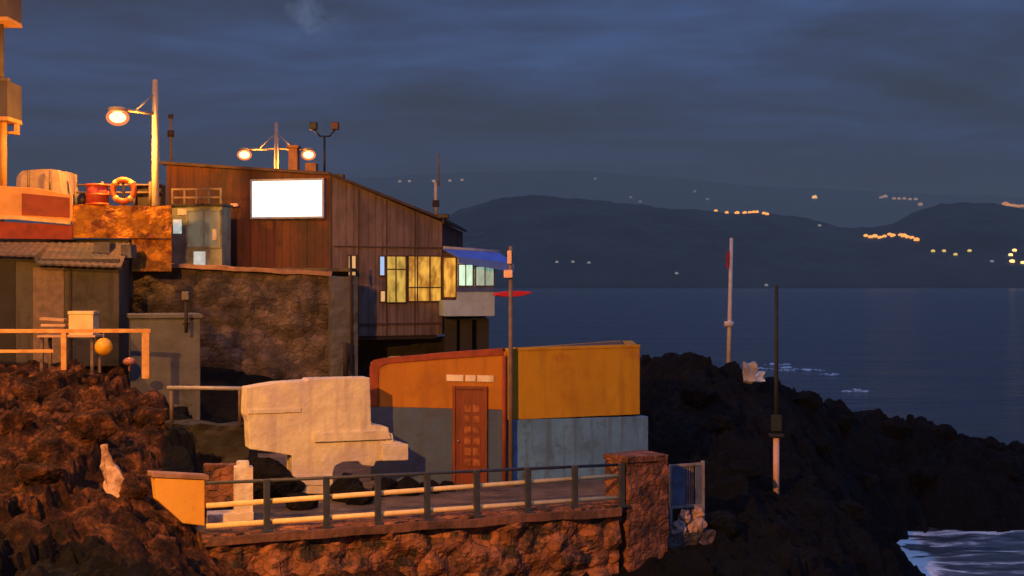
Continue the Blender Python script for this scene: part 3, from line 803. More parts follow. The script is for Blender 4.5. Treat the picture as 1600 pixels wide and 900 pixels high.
# ------------------------------------------------------------------ whitewashed stepped wall
SW = Face(XY(380, 27.6), XY(640, 29.0))
zfoot = 4.4
sw = thing('stepped_wall', 'big whitewashed wall with stepped right edge beside the orange hut', 'wall', SW.pt(SW.len / 2, ZT, -.3))
pts = [(385, 606), (432, 598), (480, 595), (482, 592), (578, 590), (580, 655), (581, 664), (594, 665), (607, 668), (608, 676), (614, 678), (615, 690), (625, 691), (636, 694), (635, 719), (600, 720), (588, 721), (584, 729), (566, 727), (560, 721),
       (536, 722), (524, 728), (520, 740), (520, 772), (456, 772), (456, 712), (420, 706), (390, 702), (388, 660), (383, 648), (384, 625)]
m_ = MB(); m_.prism(SW.poly(pts), SW.n * -.55)
m_.build('wall', 'whitewash', sw, bevel=.015)
MB().prism(SW.poly([(490, 676), (606, 672), (610, 686), (490, 691)], .07), SW.n * -.07).build('ledge', 'whitewash', sw, bevel=.012)
MB().prism(SW.poly([(388, 640), (470, 637), (470, 644), (388, 647)], .035), SW.n * -.035).build('ledge', 'whitewash', sw, bevel=.008)
MB().prism(SW.poly([(456.5, 742), (519.5, 742), (519.5, 758), (456.5, 758)], .03), SW.n * -.03).build('ledge', 'whitewash', sw, bevel=.006)
MB().prism(SW.poly([(594, 694), (635, 693), (635, 718), (594, 719)], .16), SW.n * -.16).build('step', 'whitewash', sw, bevel=.015)
# wall coloured dark for the hollow's shade, and pipe, left of it
HF = Face(XY(255, 30.6), XY(390, 30.2))
o = rough_wall(HF, 0, HF.len, 4.0, ZZ(664, 30.4), .5, res=.12, amp=.12, scale=1.4, cell=1.8, seed=5).build('stone_wall', 'void_shade')
tag(o, 'low stone wall coloured for shade in the hollow left of the whitewashed wall', 'wall')
pr = thing('pipe_rail', 'pale pipe rail on a thin post left of the whitewashed wall', 'railing', P(320, 660, 30.2))
MB().tube(P(262, 606, 30.4), P(386, 607, 29.8), .05).build('rail', 'galv', pr, True)
MB().tube(P(375, 606, 29.85), P(375, 664, 30.0), .045).build('post', 'pole_brown', pr, True)
MB().tube(P(268, 606, 30.4), P(268, 664, 30.5), .045).build('post', 'pole_brown', pr, True)

# clutter on the terrace; big dark stones added for the shaded hollow under the wall
random.seed(3)
for i, (px, D, r) in enumerate([(538, 27.4, .42), (560, 27.0, .32), (600, 28.0, .28), (640, 28.2, .30), (672, 28.4, .22), (470, 26.4, .3), (428, 27.9, .62), (404, 28.2, .6), (700, 28.6, .18)]):
    x, y = XY(px, D)
    boulder((x, y, ZT + r * .45), (r * 1.2, r, r * .85), i + 77.1, .06, 'dark stone lying on the terrace in front of the whitewashed wall', 'stones on the terrace', 'rubble_stone')

# ------------------------------------------------------------------ orange and yellow hut
HL = Face(XY(579, 30.2), XY(793, 29.4)); HR = Face(XY(793, 29.4), XY(1000, 30.7))
hut = thing('orange_hut', 'flat roofed hut painted orange and yellow over a blue grey base', 'hut', (0, 31.5, ZT))
A0, A1, A2 = HL.pt(0, 0), HR.pt(0, 0), HR.pt(HR.len, 0)
back = Vector((0.15, 3.6, 0))
zTL, zTC, zTR = ZZ(566, 30.2), ZZ(549, 29.4), ZZ(541, 30.0)
zM = ZZ(638, 29.8); zMR = ZZ(655, 29.6)
def quad_wall(fc, u0, u1, zb, zt0, zt1, th, n0, name, m_, par):
    q = [fc.pt(u0, zb, n0), fc.pt(u1, zb, n0), fc.pt(u1, zt1, n0), fc.pt(u0, zt0, n0)]
    return MB().prism(q, fc.n * -th).build(name, m_, par, bevel=.01)
quad_wall(HL, .0, HL.len - .02, zM, zTL, zTC, .25, 0, 'wall', 'orange_paint', hut)
quad_wall(HL, .0, HL.len - .02, ZT - .02, zM - .002, zM - .002, .25, .0, 'wall', 'blue_grey_paint', hut)
quad_wall(HR, .0, HR.len, zMR, zTR - .03, zTR, .25, 0, 'wall', 'yellow_paint', hut)
quad_wall(HR, .12, HR.len + .2, ZT - .02, zMR - .002, zMR - .05, .3, .05, 'wall', 'blue_grey_sky_lit', hut)
# sides, back, roof
m_ = MB(); 
m_.prism([A2 + Vector((-.03, .3, ZT)), A2 + back + Vector((0, 0, ZT)), A2 + back + Vector((0, 0, zTR - .05)), A2 + Vector((-.03, .3, zTR - .02))], (-.25, 0, 0))
m_.prism([A0 + Vector((.03, .3, ZT)), A0 + back + Vector((0, 0, ZT)), A0 + back + Vector((0, 0, zTL - .05)), A0 + Vector((.03, .3, zTL - .03))], (.25, 0, 0))
m_.prism([A0 + back + Vector((0.3, 0, ZT)), A2 + back + Vector((-.3, 0, ZT)), A2 + back + Vector((-.3, 0, zTR - .06)), A0 + back + Vector((.3, 0, zTL - .06))], (0, .25, 0))
m_.build('wall', 'yellow_paint', hut)
rz0 = -.16
m_ = MB(); m_.prism([A0 + Vector((.3, .3, zTL + rz0)), A1 + Vector((0, .3, zTC + rz0)), A2 + Vector((-.3, .3, zTR + rz0)), A2 + back + Vector((-.3, -.05, zTR + rz0)), A0 + back + Vector((.3, -.05, zTL + rz0))], (0, 0, .1))
m_.build('roof', 'roof_sheet', hut)
# dark red edging along the top and down the left side
m_ = MB()
m_.prism(HL.poly([(578, 573), (583, 563), (596, 560), (690, 551), (786, 544), (787, 555), (690, 561), (606, 568), (593, 574), (590, 634), (578, 633)], .03), HL.n * -.30)
m_.build('edging', 'trim_red', hut, bevel=.008)
m_ = MB(); m_.prism(HR.poly([(806, 544), (1000, 538.5), (1000, 542.5), (806, 548)], .02), HR.n * -.3)
m_.build('edging', 'yellow_paint', hut)
# door
d = MB()
u0, u1, z0, z1 = HL.rect(713, 608, 758, 757)
z0 = ZT
dr = MB().fbox(HL, u0, u1, z0, z1, .0, .05).build('door', 'door_wood', hut)
fm = MB(); w = .07
fm.fbox(HL, u0 - w, u0, z0, z1 + w, .0, .09, .008); fm.fbox(HL, u1, u1 + w, z0, z1 + w, .0, .09, .008); fm.fbox(HL, u0, u1, z1, z1 + w, 0, .085, .008)
fm.build('frame', 'door_wood', dr)
ww = (u1 - u0)
for r_ in range(6):
    for c_ in range(2):
        a = u0 + ww * (.30 + .30 * c_); zb_ = z0 + .42 + r_ * .25
        if zb_ + .2 < z1: MB().fbox(HL, a, a + ww * .24, zb_, zb_ + .17, .052, .064).build('pane', 'door_pane', dr)
MB().tube(HL.pt(u0 + .08, z0 + 1.0, .05), HL.pt(u0 + .08, z0 + 1.0, .11), .02).build('handle', 'galv', dr, True)
# pale plaque over the door (writing too blurred to read)
u0, u1, z0, z1 = HL.rect(698, 586, 772, 596)
pq = MB()
for a, b in ((0, .36), (.40, .62), (.65, 1)): pq.fbox(HL, u0 + (u1 - u0) * a, u0 + (u1 - u0) * b, z0, z1, .0, .03, .006)
pq.build('plaque', 'cream_paint', hut)
# corner downpipe strip
MB().tube(HL.pt(HL.len - .06, ZT, .06), HL.pt(HL.len - .06, zTC - .1, .06), .05).build('drain_pipe', 'trim_red', hut, True)

# thin pole in front of the hut corner
pp = thing('mast', 'tall thin brown pole with two pale fittings in front of the hut corner', 'pole', (*XY(798, 29.2), ZT))
MB().tube((*XY(798, 29.2), ZT), P(798, 385, 29.2), .055, .045).build('pole', 'pole_brown', pp, True)
MB().box(Matrix.Translation(P(796, 402, 29.15)), .10, .16, .30, .02).build('fitting', 'post_pale', pp)
MB().box(Matrix.Translation(P(794, 428, 29.1)), .20, .16, .18, .03).build('fitting', 'post_pale', pp)
MB().tube((*XY(798, 29.2), ZT), (*XY(798, 29.2), ZT + .06), .13, seg=14).build('foot', 'pole_brown', pp, True)

# ------------------------------------------------------------------ main rust red building
BL = Face(XY(260, 46.0), XY(515, 44.6)); BR = Face(XY(515, 44.6), XY(691, 46.6))
bd = thing('rust_red_building', 'large rust red clad building with sloping roof on the cliff', 'building', (-7, 50, 7.2))
zA, zB, zC = ZZ(257, 46), ZZ(274, 44.6), ZZ(347, 46.6)
zb = ZZ(525, 45.3)
a, b, c = BL.pt(0, 0), BR.pt(0, 0), BR.pt(BR.len, 0)
bk = Vector((.4, 9, 0))
q = lambda p, z, d=(0, 0): Vector((p.x + d[0], p.y + d[1], z))
m_ = MB(); m_.prism([q(a, zb), q(b, zb), q(b, zB), q(a, zA)], BL.n * -.3); m_.build('wall', 'rust_clad', bd)
m_ = MB(); m_.prism([q(b, zb, (.01, 0)), q(c, zb), q(c, zC), q(b, zB, (.01, 0))], BR.n * -.3); m_.build('wall', 'rust_clad_pale', bd)
m_ = MB()
m_.prism([q(c, zb, (0, .35)), q(c + bk, zb), q(c + bk, zC), q(c, zC, (0, .35))], (-.3, 0, 0))
m_.prism([q(a, zb, (0, .35)), q(a + bk, zb), q(a + bk, zA), q(a, zA, (0, .35))], (.3, 0, 0))
m_.prism([q(a + bk, zb, (.35, 0)), q(c + bk, zb, (-.35, 0)), q(c + bk, zC, (-.35, 0)), q(a + bk, zA, (.35, 0))], (0, .3, 0))
m_.build('wall', 'rust_clad', bd)
def slab(ps, th): 
    m_ = MB(); m_.prism(ps, (0, 0, th)); return m_
m_ = MB()
ov = .18
m_.prism([q(a, zA + .002, (-ov, -ov)), q(b, zB + .002, (0, -ov)), q(b + bk, zB + .002), q(a + bk, zA + .002, (-ov, ov))], (0, 0, .10))
m_.prism([q(b, zB + .002, (.001, -ov)), q(c, zC + .002, (ov, -ov)), q(c + bk, zC + .002, (ov, ov)), q(b + bk, zB + .002, (.001, 0))], (0, 0, .10))
m_.build('roof', 'roof_sheet', bd)
m_ = MB(); m_.fbox(BR, .2, BR.len - .2, zb - .14, zb - .002, -6, -.05); m_.build('floor_slab', 'dark_trim', bd)
# battens over the cladding joints
m_ = MB()
for px in (560, 604, 648):
    u = BR.U(px); t = u / BR.len; m_.fbox(BR, u - .02, u + .02, zb + .01, zB + (zC - zB) * t - .03, .002, .03)
m_.fbox(BR, .02, .06, zb + .01, zB - .05, .002, .04)
m_.fbox(BR, .12, BR.len - .02, ZZ(387, 45.5), ZZ(385, 45.5), .036, .06)
m_.fbox(BR, .9, BR.len - .02, ZZ(508, 45.5), ZZ(505, 45.5), .036, .055)
m_.build('batten', 'roof_sheet', bd)
m_ = MB()
for px in (300, 345, 392, 440, 480): 
    u = BL.U(px); m_.fbox(BL, u - .012, u + .012, zb + 2, zA + (zB - zA) * u / BL.len - .03, .002, .012)
m_.build('batten', 'rust_clad', bd)
# yellow curtained windows
def window(fc, x0, y0, x1, y1, pane, par, frame='window_frame', mull=(), trans=(), w=.045, n=.06):
    u0, u1, z0, z1 = fc.rect(x0, y0, x1, y1)
    fm = MB()
    fm.fbox(fc, u0 - w, u0, z0 - w, z1 + w, .002, n); fm.fbox(fc, u1, u1 + w, z0 - w, z1 + w, .002, n)
    fm.fbox(fc, u0, u1, z1, z1 + w, .002, n - .004); fm.fbox(fc, u0, u1, z0 - w, z0, .002, n + .03)
    for m__ in mull: uu = u0 + (u1 - u0) * m__; fm.fbox(fc, uu - w / 2, uu + w / 2, z0, z1, .03, n - .008)
    for t__ in trans: zz = z0 + (z1 - z0) * t__; fm.fbox(fc, u0, u1, zz - w / 2, zz + w / 2, .03, n - .012)
    o = fm.build('window', frame, par)
    MB().fbox(fc, u0, u1, z0, z1, .004, .024).build('pane', pane, o)
    return o
wn = window(BR, 593, 401, 600, 430, 'pane_blue', bd)
window(BR, 594, 455, 601, 471, 'pane_warm', bd, w=.03)
window(BR, 603, 401, 633, 472, 'curtain_green', bd, mull=(.5,), trans=(.72,))
window(BR, 638, 401, 688, 470, 'curtain', bd, mull=(.27, .66), trans=(.30,))
window(BR, 544, 400, 555, 430, 'pane_warm', bd)
MB().fbox(BL, BL.U(362), BL.U(374), ZZ(322, 45), ZZ(317, 45), .0, .12, .02).build('wall_lamp', 'post_pale', bd)
# brown bay jutting right with last curtain
BX = Face(XY(692, 45.9), XY(716, 45.6))
by = thing('curtained_bay', 'small bay with a lit yellow curtain between the rust red building and white cabin', 'bay window', BX.pt(0, 9, 0))
MB().fbox(BX, 0, BX.len, ZZ(468, 45.7), ZZ(394, 45.7), -2.0, 0).build('wall', 'rust_clad', by)
window(BX, 694, 403, 713, 464, 'curtain', by, w=.05)

# glowing screen
u0, u1, z0, z1 = BL.rect(397, 283, 506, 339)
sc = thing('illuminated_screen', 'large blank white glowing screen mounted high on the rust red wall', 'screen', BL.pt((u0 + u1) / 2, z0, .1))
MB().fbox(BL, u0, u1, z0, z1, .10, .16).build('panel', 'screen', sc)
m_ = MB(); w = .07
m_.fbox(BL, u0 - w, u0, z0 - w, z1 + w, .04, .18, .01); m_.fbox(BL, u1, u1 + w, z0 - w, z1 + w, .04, .18, .01); m_.fbox(BL, u0, u1, z1, z1 + w, .04, .178, .01); m_.fbox(BL, u0, u1, z0 - w, z0, .04, .178, .01)
m_.build('frame', 'screen_frame', sc)
MB().fbox(BL, u0 + .3, u0 + .4, z0 + .1, z1 - .1, .012, .098).build('bracket', 'black_metal', sc)
MB().fbox(BL, u1 - .4, u1 - .3, z0 + .1, z1 - .1, .012, .098).build('bracket', 'black_metal', sc)

# green-grey booth left of it
BT = Face(XY(268, 43.6), XY(347, 43.4))
bt = thing('green_booth', 'grey green booth with two small lit panes against the rust red building', 'booth', BT.pt(BT.len / 2, 9.4, -.4))
zt, z0 = ZZ(322, 43.5), ZZ(418, 43.5)
MB().fbox(BT, 0, BT.len, z0, zt, -.9, 0, .02).build('wall', 'booth_green', bt)
MB().fbox(BT, -.06, BT.len + .06, zt + .002, zt + .08, -1.0, .08, .01).build('roof', 'dark_trim', bt)
for (x0, y0, x1, y1, mm) in ((271, 343, 284, 365, 'pane_pale'), (303, 393, 321, 416, 'pane_pale'), (278, 326, 292, 336, 'concrete_pale'), (332, 358, 339, 375, 'concrete_pale')):
    u0, u1, za, zb_ = BT.rect(x0, y0, x1, y1); MB().fbox(BT, u0, u1, za, zb_, .002, .025).build('pane' if mm == 'pane_pale' else 'notice', mm, bt)
u0, u1, za, zb_ = BT.rect(294, 330, 343, 385)
m_ = MB(); w = .05
m_.fbox(BT, u0 - w, u0, za - w, zb_ + w, .002, .04); m_.fbox(BT, u1, u1 + w, za - w, zb_ + w, .002, .04); m_.fbox(BT, u0, u1, za - w, za, .002, .038); m_.fbox(BT, u0, u1, zb_, zb_ + w, .002, .038); m_.fbox(BT, (u0 + u1) / 2 - .03, (u0 + u1) / 2 + .03, za, zb_, .012, .036)
wo_ = m_.build('window', 'booth_green', bt)
M['booth_pane'] = emis('booth_pane_glow', (0.10, 0.13, 0.10), .55, (0.05, 0.06, 0.05), scale=3, base=(.10, .11, .10))
MB().fbox(BT, u0, u1, za, zb_, .002, .010).build('pane', 'booth_pane', wo_)
br = thing('roof_railing', 'brown slatted railing on top of the grey green booth', 'railing', BT.pt(BT.len / 2, zt + .08, -.1))
m_ = MB()
zr = zt + .08
m_.fbox(BT, 0, BT.len, ZZ(297, 43.5), ZZ(294, 43.5), -.05, .03)
m_.fbox(BT, 0, BT.len, ZZ(310, 43.5), ZZ(307, 43.5), -.04, .02)
m_.build('rail', 'pole_brown', br)
for k in range(5):
    u = .04 + k * (BT.len - .08) / 4; MB().fbox(BT, u - .035, u + .035, zr, ZZ(297, 43.5) - .002, -.045, .025).build('post', 'pole_brown', br)

# roof fittings
def lampheads(o, c, sx):
    pass
def roof_z_at(px): return zB + (zC - zB) * min(1, max(0, BR.U(px) / BR.len)) if px > 515 else zA + (zB - zA) * BL.U(px) / BL.len
fl = thing('floodlight_pole', 'thin pole with a pair of dark floodlights above the roof beside the screen', 'floodlight', P(507, 272, 47))
MB().tube(P(507, 274, 47), P(507, 213, 47), .04).build('pole', 'black_metal', fl, True)
MB().path([P(491, 202, 47), P(500, 213, 47), P(515, 213, 47), P(524, 202, 47)], .03).build('arm', 'black_metal', fl, True)
for px, mm in ((490, 'black_metal'), (524, 'dark_red_metal')):
    c_ = P(px, 197, 47)
    MB().box(Matrix.Translation(c_), .27, .30, .27, .04).build('floodlight', mm, fl)
tp_ = thing('thin_pole', 'thin dark pole with a collar behind the left roof corner', 'pole', P(267, 262, 48.5))
MB().tube(P(267, 275, 48.5), P(267, 181, 48.5), .055, .04).build('pole', 'pole_brown', tp_, True)
MB().tube(P(267, 214, 48.5), P(267, 204, 48.5), .13, seg=12).build('collar', 'dark_trim', tp_, True)
MB().tube(P(267, 185, 48.5), P(267, 179, 48.5), .10, seg=12).build('cap', 'dark_trim', tp_, True)
ma_ = thing('roof_mast', 'slender mast rising from the low right end of the roof', 'mast', P(681, 338, 47.5))
MB().tube(P(681, 346, 47.5), P(681, 285, 47.5), .06).build('pole', 'lamp_post', ma_, True)
MB().tube(P(685, 290, 47.5), P(685, 240, 47.5), .045, .03).build('upper_pole', 'pole_brown', ma_, True)
MB().box(Matrix.Translation(P(681, 318, 47.4)), .25, .2, .25, .03).build('box', 'dark_trim', ma_)
for px, py, w in ((530, 275, .38), (693, 337, .40)):
    o = MB().box(Matrix.Translation(P(px, py + 1, 46.0)), w, .4, .16, .03)
    o.tube(P(px, py + 3, 46.0), P(px, py + 14 if px < 600 else py + 12, 46.0), .05)
    o = o.build('roof_vent', 'black_metal')
    tag(o, 'black roof vent just right of the glowing screen' if px < 600 else 'black roof vent at the far right roof corner', 'vent')
ch = thing('chimney', 'orange lit brick chimney on the roof under the right twin lamp', 'chimney', P(474, 272, 49))
MB().abox(*[P(452, 0, 49).x, P(466, 0, 49).x], 48.8, 49.4, ZZ(282, 49), ZZ(232, 49), .02).build('stack', 'chimney', ch)
MB().abox(*[P(478, 0, 49).x, P(495, 0, 49).x], 48.8, 49.4, ZZ(282, 49), ZZ(255, 49), .02).build('stack', 'chimney', ch)
MB().abox(*[P(450, 0, 49).x, P(468, 0, 49).x], 48.7, 49.5, ZZ(232, 49) + .002, ZZ(228, 49), .01).build('cap', 'chimney', ch)

# ------------------------------------------------------------------ white cabin with blue awning
CB = Face(XY(694, 45.4), XY(773, 45.8))
cb = thing('white_cabin', 'small white cabin with lit mint windows under a blue awning', 'cabin', CB.pt(CB.len / 2, 7.9, -1))
MB().fbox(CB, 0, CB.len, ZZ(494, 45.6), ZZ(469, 45.6), -2.4, 0, .02).fbox(CB, CB.U(714), CB.len, ZZ(469, 45.6)+.001, ZZ(456, 45.6), -2.4, -.001).build('wall', 'cabin_lit_white', cb)
MB().fbox(CB, CB.U(714), CB.len - .02, ZZ(456, 45.6) + .002, ZZ(448, 45.6), -2.3, .02).build('sill_band', 'cabin_blue', cb)
MB().fbox(CB, CB.U(715), CB.len - .04, ZZ(448, 45.6) + .002, ZZ(404, 45.6), -2.3, -.05).build('wall', 'cabin_lit_white', cb)
window(CB, 717, 414, 738, 446, 'pane_mint', cb, w=.04, n=.03, mull=(.5,))
window(CB, 744, 417, 771, 446, 'pane_teal', cb, w=.04, n=.03, mull=(.5,))
aw = MB()
pa = [CB.pt(.1, ZZ(390, 45.6), -.8), CB.pt(CB.len + .35, ZZ(396, 45.6), -.8), CB.pt(CB.len + .5, ZZ(415, 45), .9), CB.pt(.35, ZZ(404, 45), .9)]
aw.prism(pa, (0, 0, .06)); 
aw.prism([pa[3] + Vector((0, 0, -.002)), pa[2] + Vector((0, 0, -.002)), pa[2] + Vector((0, 0, -.22)), pa[3] + Vector((0, 0, -.16))], (0, .03, 0))
awo = aw.build('awning', 'awning_blue', cb)
MB().tube(pa[0] + Vector((0, 0, .09)), pa[1] + Vector((0, 0, .09)), .06).build('roller', 'awning_edge', cb, True)
ro = MB()
RB = Face(XY(776, 44.5), XY(832, 44.9))
ps = []
for i in range(9): ps.append((776 + 56 * i / 8, 459 - 3 * math.sin(math.pi * (.15 + .85 * i / 8)) - 3 * i / 8))
for i in range(8, -1, -1): ps.append((776 + 56 * i / 8, 460 + 5 * math.sin(math.pi * (.08 + .92 * i / 8)) ** .7 - 2.5 * i / 8))
ro.prism(RB.poly(ps), RB.n * -.5)
o = ro.build('red_board', 'red_board', bevel=.02)
tag(o, 'long red board jutting out past the white cabin over the sea', 'board')
# posts and beam carrying the cabin and overhang
sp = thing('support_frame', 'dark timber support frame under the white cabin', 'support', P(725, 540, 46))
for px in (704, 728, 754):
    x, y = XY(px, 46.2); MB().abox(x - .22, x + .22, y, y + .4, 4.0, ZZ(498, 46.2)).build('post', 'void_shade', sp)
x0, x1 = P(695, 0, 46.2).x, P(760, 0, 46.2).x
MB().abox(x0, x1, 46.15, 46.6, ZZ(498, 46.2) + .002, ZZ(494.5, 46.2)).build('beam', 'void_shade', sp)
MB().abox(x0 + .1, x1 - .1, 47.0, 47.4, 3.6, ZZ(500, 46.2)).build('shade_panel', 'void_shade', sp)  # near-black sheet standing for the shade under the cabin

# cliff wall below the building
CW = Face(XY(185, 42.6), XY(518, 43.2))
ztop = lambda u: ZZ(414 + (433 - 414) * u / CW.len, 43) + .06 * noise.noise(Vector((u * 1.4, 0, 0)))
o = rough_wall(CW, 0, CW.len - .02, 4.5, ztop, 1.2, res=.14, amp=.20, scale=.9, cell=1.0, capamp=.25).build('cliff_wall', 'stone')
tag(o, 'long rough stone retaining wall below the rust red building', 'wall')
m_ = MB(); m_.prism([CW.pt(0, ztop(0) + .02, .25), CW.pt(CW.len, ztop(CW.len) + .02, .25), CW.pt(CW.len, ztop(CW.len) + .16, .25), CW.pt(0, ztop(0) + .16, .25)], CW.n * -1.3)
bmesh.ops.subdivide_edges(m_.bm, edges=list(m_.bm.edges), cuts=12, use_grid_fill=True)
o = m_.rough(.07, 1.6).build('stone_coping', 'ledge_pale')
tag(o, 'pale worn ledge running along the top of the long stone wall', 'ledge')
CC = Face(XY(515, 42.6), XY(558, 42.8))
o = rough_wall(CC, 0, CC.len, 4.4, ZZ(400 + 33, 42.7), .7, res=.12, amp=.06, scale=1.6, cell=2.2, n0=.25).build('concrete_pier', 'concrete_grey')
tag(o, 'grey rough concrete pier below the corner of the rust red building', 'pier')
dp = MB().tube(P(540, 535, 42.2), P(540, 590, 42.2), .09).tube(P(548, 400, 42.3), P(550, 585, 42.3), .045).build('drain_pipe', 'dark_trim', None, True)
tag(dp, 'dark drain pipes running down the grey concrete pier', 'pipe')
UC = Face(XY(556, 47), XY(700, 47.4))
o = rough_wall(UC, 0, UC.len, 3.5, ZZ(528, 47), .6, res=.2, amp=.15, scale=1.2, cell=1.2).build('undercroft_wall', 'void_shade')  # near-black colour stands for the shade in the gap
tag(o, 'rock wall coloured for shade in the gap under the overhanging building', 'wall')

# ------------------------------------------------------------------ left middle: shed, block, handrail
SH = Face(XY(-60, 37.6), XY(186, 38.4))
sd = thing('concrete_shed', 'dark concrete shed with a sloping rusty sheet roof', 'shed', SH.pt(SH.len / 2, 6.9, -1))
zt = ZZ(404, 38)
MB().fbox(SH, 0, SH.len, 6.6, zt, -2.6, 0, .02).build('wall', 'shed_wall', sd)
m_ = MB()
r0, r1 = SH.U(-60), SH.U(192)
nseg = 70
f_, b_ = [], []
for i in range(nseg + 1):
    u = r0 + (r1 - r0) * i / nseg
    dz = .014 * math.sin(i * 1.9)
    f_.append((SH.pt(u, ZZ(408 if u > SH.U(60) else 396, 38) + dz - .15 * (u / SH.len), .35), SH.pt(u, ZZ(378, 39.5) + dz, -2.0)))
vs = [(m_.bm.verts.new(p), m_.bm.verts.new(q_), m_.bm.verts.new(p - Vector((0, 0, .05))), m_.bm.verts.new(q_ - Vector((0, 0, .05)))) for p, q_ in f_]
for a_, c_ in zip(vs[:-1], vs[1:]):
    m_.bm.faces.new((a_[0], c_[0], c_[1], a_[1])); m_.bm.faces.new((a_[2], a_[3], c_[3], c_[2])); m_.bm.faces.new((a_[0], a_[2], c_[2], c_[0])); m_.bm.faces.new((a_[1], c_[1], c_[3], a_[3]))
m_.bm.faces.new((vs[0][0], vs[0][1], vs[0][3], vs[0][2])); m_.bm.faces.new((vs[-1][0], vs[-1][2], vs[-1][3], vs[-1][1]))
m_.build('roof', 'shed_roof', sd)
u0, u1 = SH.U(-5), SH.U(24)
MB().fbox(SH, u0, u1, 6.7, ZZ(408, 38), .002, .05).build('door', 'void_shade', sd)  # flat near-black panel standing for the shade inside the doorway
MB().fbox(SH, SH.U(52), SH.U(100), 6.7, ZZ(418, 38), .002, .03).build('board_panel', 'pole_brown', sd)
MB().fbox(SH, SH.U(108), SH.U(112), 6.7, ZZ(412, 38), .002, .06).build('post', 'dark_trim', sd)
for (x0, y0, x1, y1, lab) in ((147, 379, 173, 394, 'pale concrete block on the shed roof, left of the gap'), (190, 382, 206, 397, 'smaller concrete block on the shed roof, right of the gap')):
    o = MB().abox(P(x0, 0, 39.3).x, P(x1, 0, 39.3).x, 39.2, 39.8, ZZ(y1 + 6, 39.3), ZZ(y0, 39.3), .02).rough(.02, 4).build('concrete_block', 'concrete')
    tag(o, lab, 'block')
GB = Face(XY(204, 36.6), XY(313, 37.2))
gb = thing('concrete_hut', 'plain grey concrete hut in the hollow between shed and stone wall', 'hut', GB.pt(GB.len / 2, 5, -1))
MB().fbox(GB, 0, GB.len, 4.2, ZZ(497, 37), -2, 0, .03).build('wall', 'concrete_grey', gb)
MB().fbox(GB, -.06, GB.len + .06, ZZ(497, 37) + .002, ZZ(491, 37), -2.1, .08, .015).build('roof', 'concrete_grey', gb)
o = thing('lamp_stand', 'thin dark standpipe rising beside the grey concrete hut', 'pipe', P(290, 515, 36.4))
MB().tube(P(291, 520, 36.5), P(291, 468, 36.5), .05).build('pipe', 'dark_trim', o, True)
MB().box(Matrix.Translation(P(290, 462, 36.45)), .2, .15, .24, .03).build('box', 'concrete', o)
MB().box(Matrix.Translation(P(291, 506, 36.60)), .16, .22, .06, .01).build('bracket', 'dark_trim', o)

HR2 = Face(XY(-80, 33.6), XY(234, 33.9))
h2 = thing('handrail', 'orange lit tubular handrail along the top of the left rock slope', 'railing', HR2.pt(HR2.len / 2, 6.9, 0))
MB().fbox(HR2, 0, HR2.U(236), ZZ(520, 33.8), ZZ(514, 33.8), -.05, .05, .01).build('top_rail', 'rail_orange', h2)
MB().fbox(HR2, 0, HR2.U(84), ZZ(551, 33.8), ZZ(546, 33.8), -.035, .035, .01).build('lower_rail', 'rail_orange', h2)
for px, bt_ in ((-40, 580), (100, 578), (228, 592)):
    u = HR2.U(px); w = .07 if px < 200 else .10
    MB().fbox(HR2, u - w, u + w, ZZ(bt_, 33.8), ZZ(520, 33.8) - .002, -.05, .05, .01).build('post', 'rail_orange', h2)
# things behind the handrail
tb = thing('work_table', 'low dark table behind the handrail holding a pale crate', 'table', P(110, 560, 35.2))
tz = ZZ(523, 35.2)
MB().abox(P(66, 0, 35.2).x, P(156, 0, 35.2).x, 34.8, 35.6, tz - .06, tz - .002, .01).build('tabletop', 'board', tb)
for px in (72, 150):
    for yy in (34.88, 35.5): x = P(px, 0, 35.2).x; MB().abox(x - .04, x + .04, yy - .04, yy + .04, 6.6, tz - .062).build('leg', 'pole_brown', tb)
o = thing('crate', 'pale yellow plastic crate on the table behind the handrail', 'crate', P(130, 521, 35.2))
x0, x1 = P(112, 0, 35.2).x, P(150, 0, 35.2).x
MB().abox(x0, x1, 34.95, 35.45, tz, ZZ(491, 35.2), .02).build('body', 'crate', o)
MB().abox(x0 - .02, x1 + .02, 34.93, 35.47, ZZ(491, 35.2) + .002, ZZ(486, 35.2), .01).build('lid', 'crate', o)
for k in range(3):
    o = MB().box(Matrix.Translation(P(88 - 2 * k, 517 - 9 * k, 35.2)) @ Matrix.Rotation(.06 * (k - 1), 4, 'Y'), .66, .35, .07, .008).build('board', 'board')
    o.location.z += 0
    tag(o, ('bottom', 'middle', 'top')[k] + ' board of the small stack beside the pale crate', 'board', 'boards beside the crate')
o = thing('yellow_buoy', 'round yellow buoy hanging below the handrail', 'buoy', P(162, 555, 33.6))
MB().ball(P(162, 542, 33.62), (.23, .23, .24)).build('float', 'buoy_yellow', o, True)
MB().tube(P(162, 530, 33.62), P(162, 521, 33.72), .02).build('rope', 'pole_brown', o, True)
o = MB().ball(P(202, 565, 33.9), (.17, .17, .11)).tube(P(202, 566, 33.9), P(202, 580, 33.9), .03).build('pink_buoy', 'buoy_pink', None, True)
tag(o, 'small pinkish float lying behind the corner post of the handrail', 'buoy')
# pale pointed stone on the slope
PS = Face(XY(158, 23.4), XY(202, 23.6))
m_ = MB(); m_.prism(PS.poly([(160, 698), (167, 694), (172, 710), (178, 725), (187, 740), (197, 757), (202, 785), (182, 790), (160, 785), (164, 750), (158, 728)]), PS.n * -.16)
bmesh.ops.subdivide_edges(m_.bm, edges=list(m_.bm.edges), cuts=4, use_grid_fill=True)
o = m_.rough(.05, 3.0).rough(.03, 9).build('pale_stone', 'pale_stone')
tag(o, 'pale pointed sliver of stone standing on the left rock slope', 'stone')

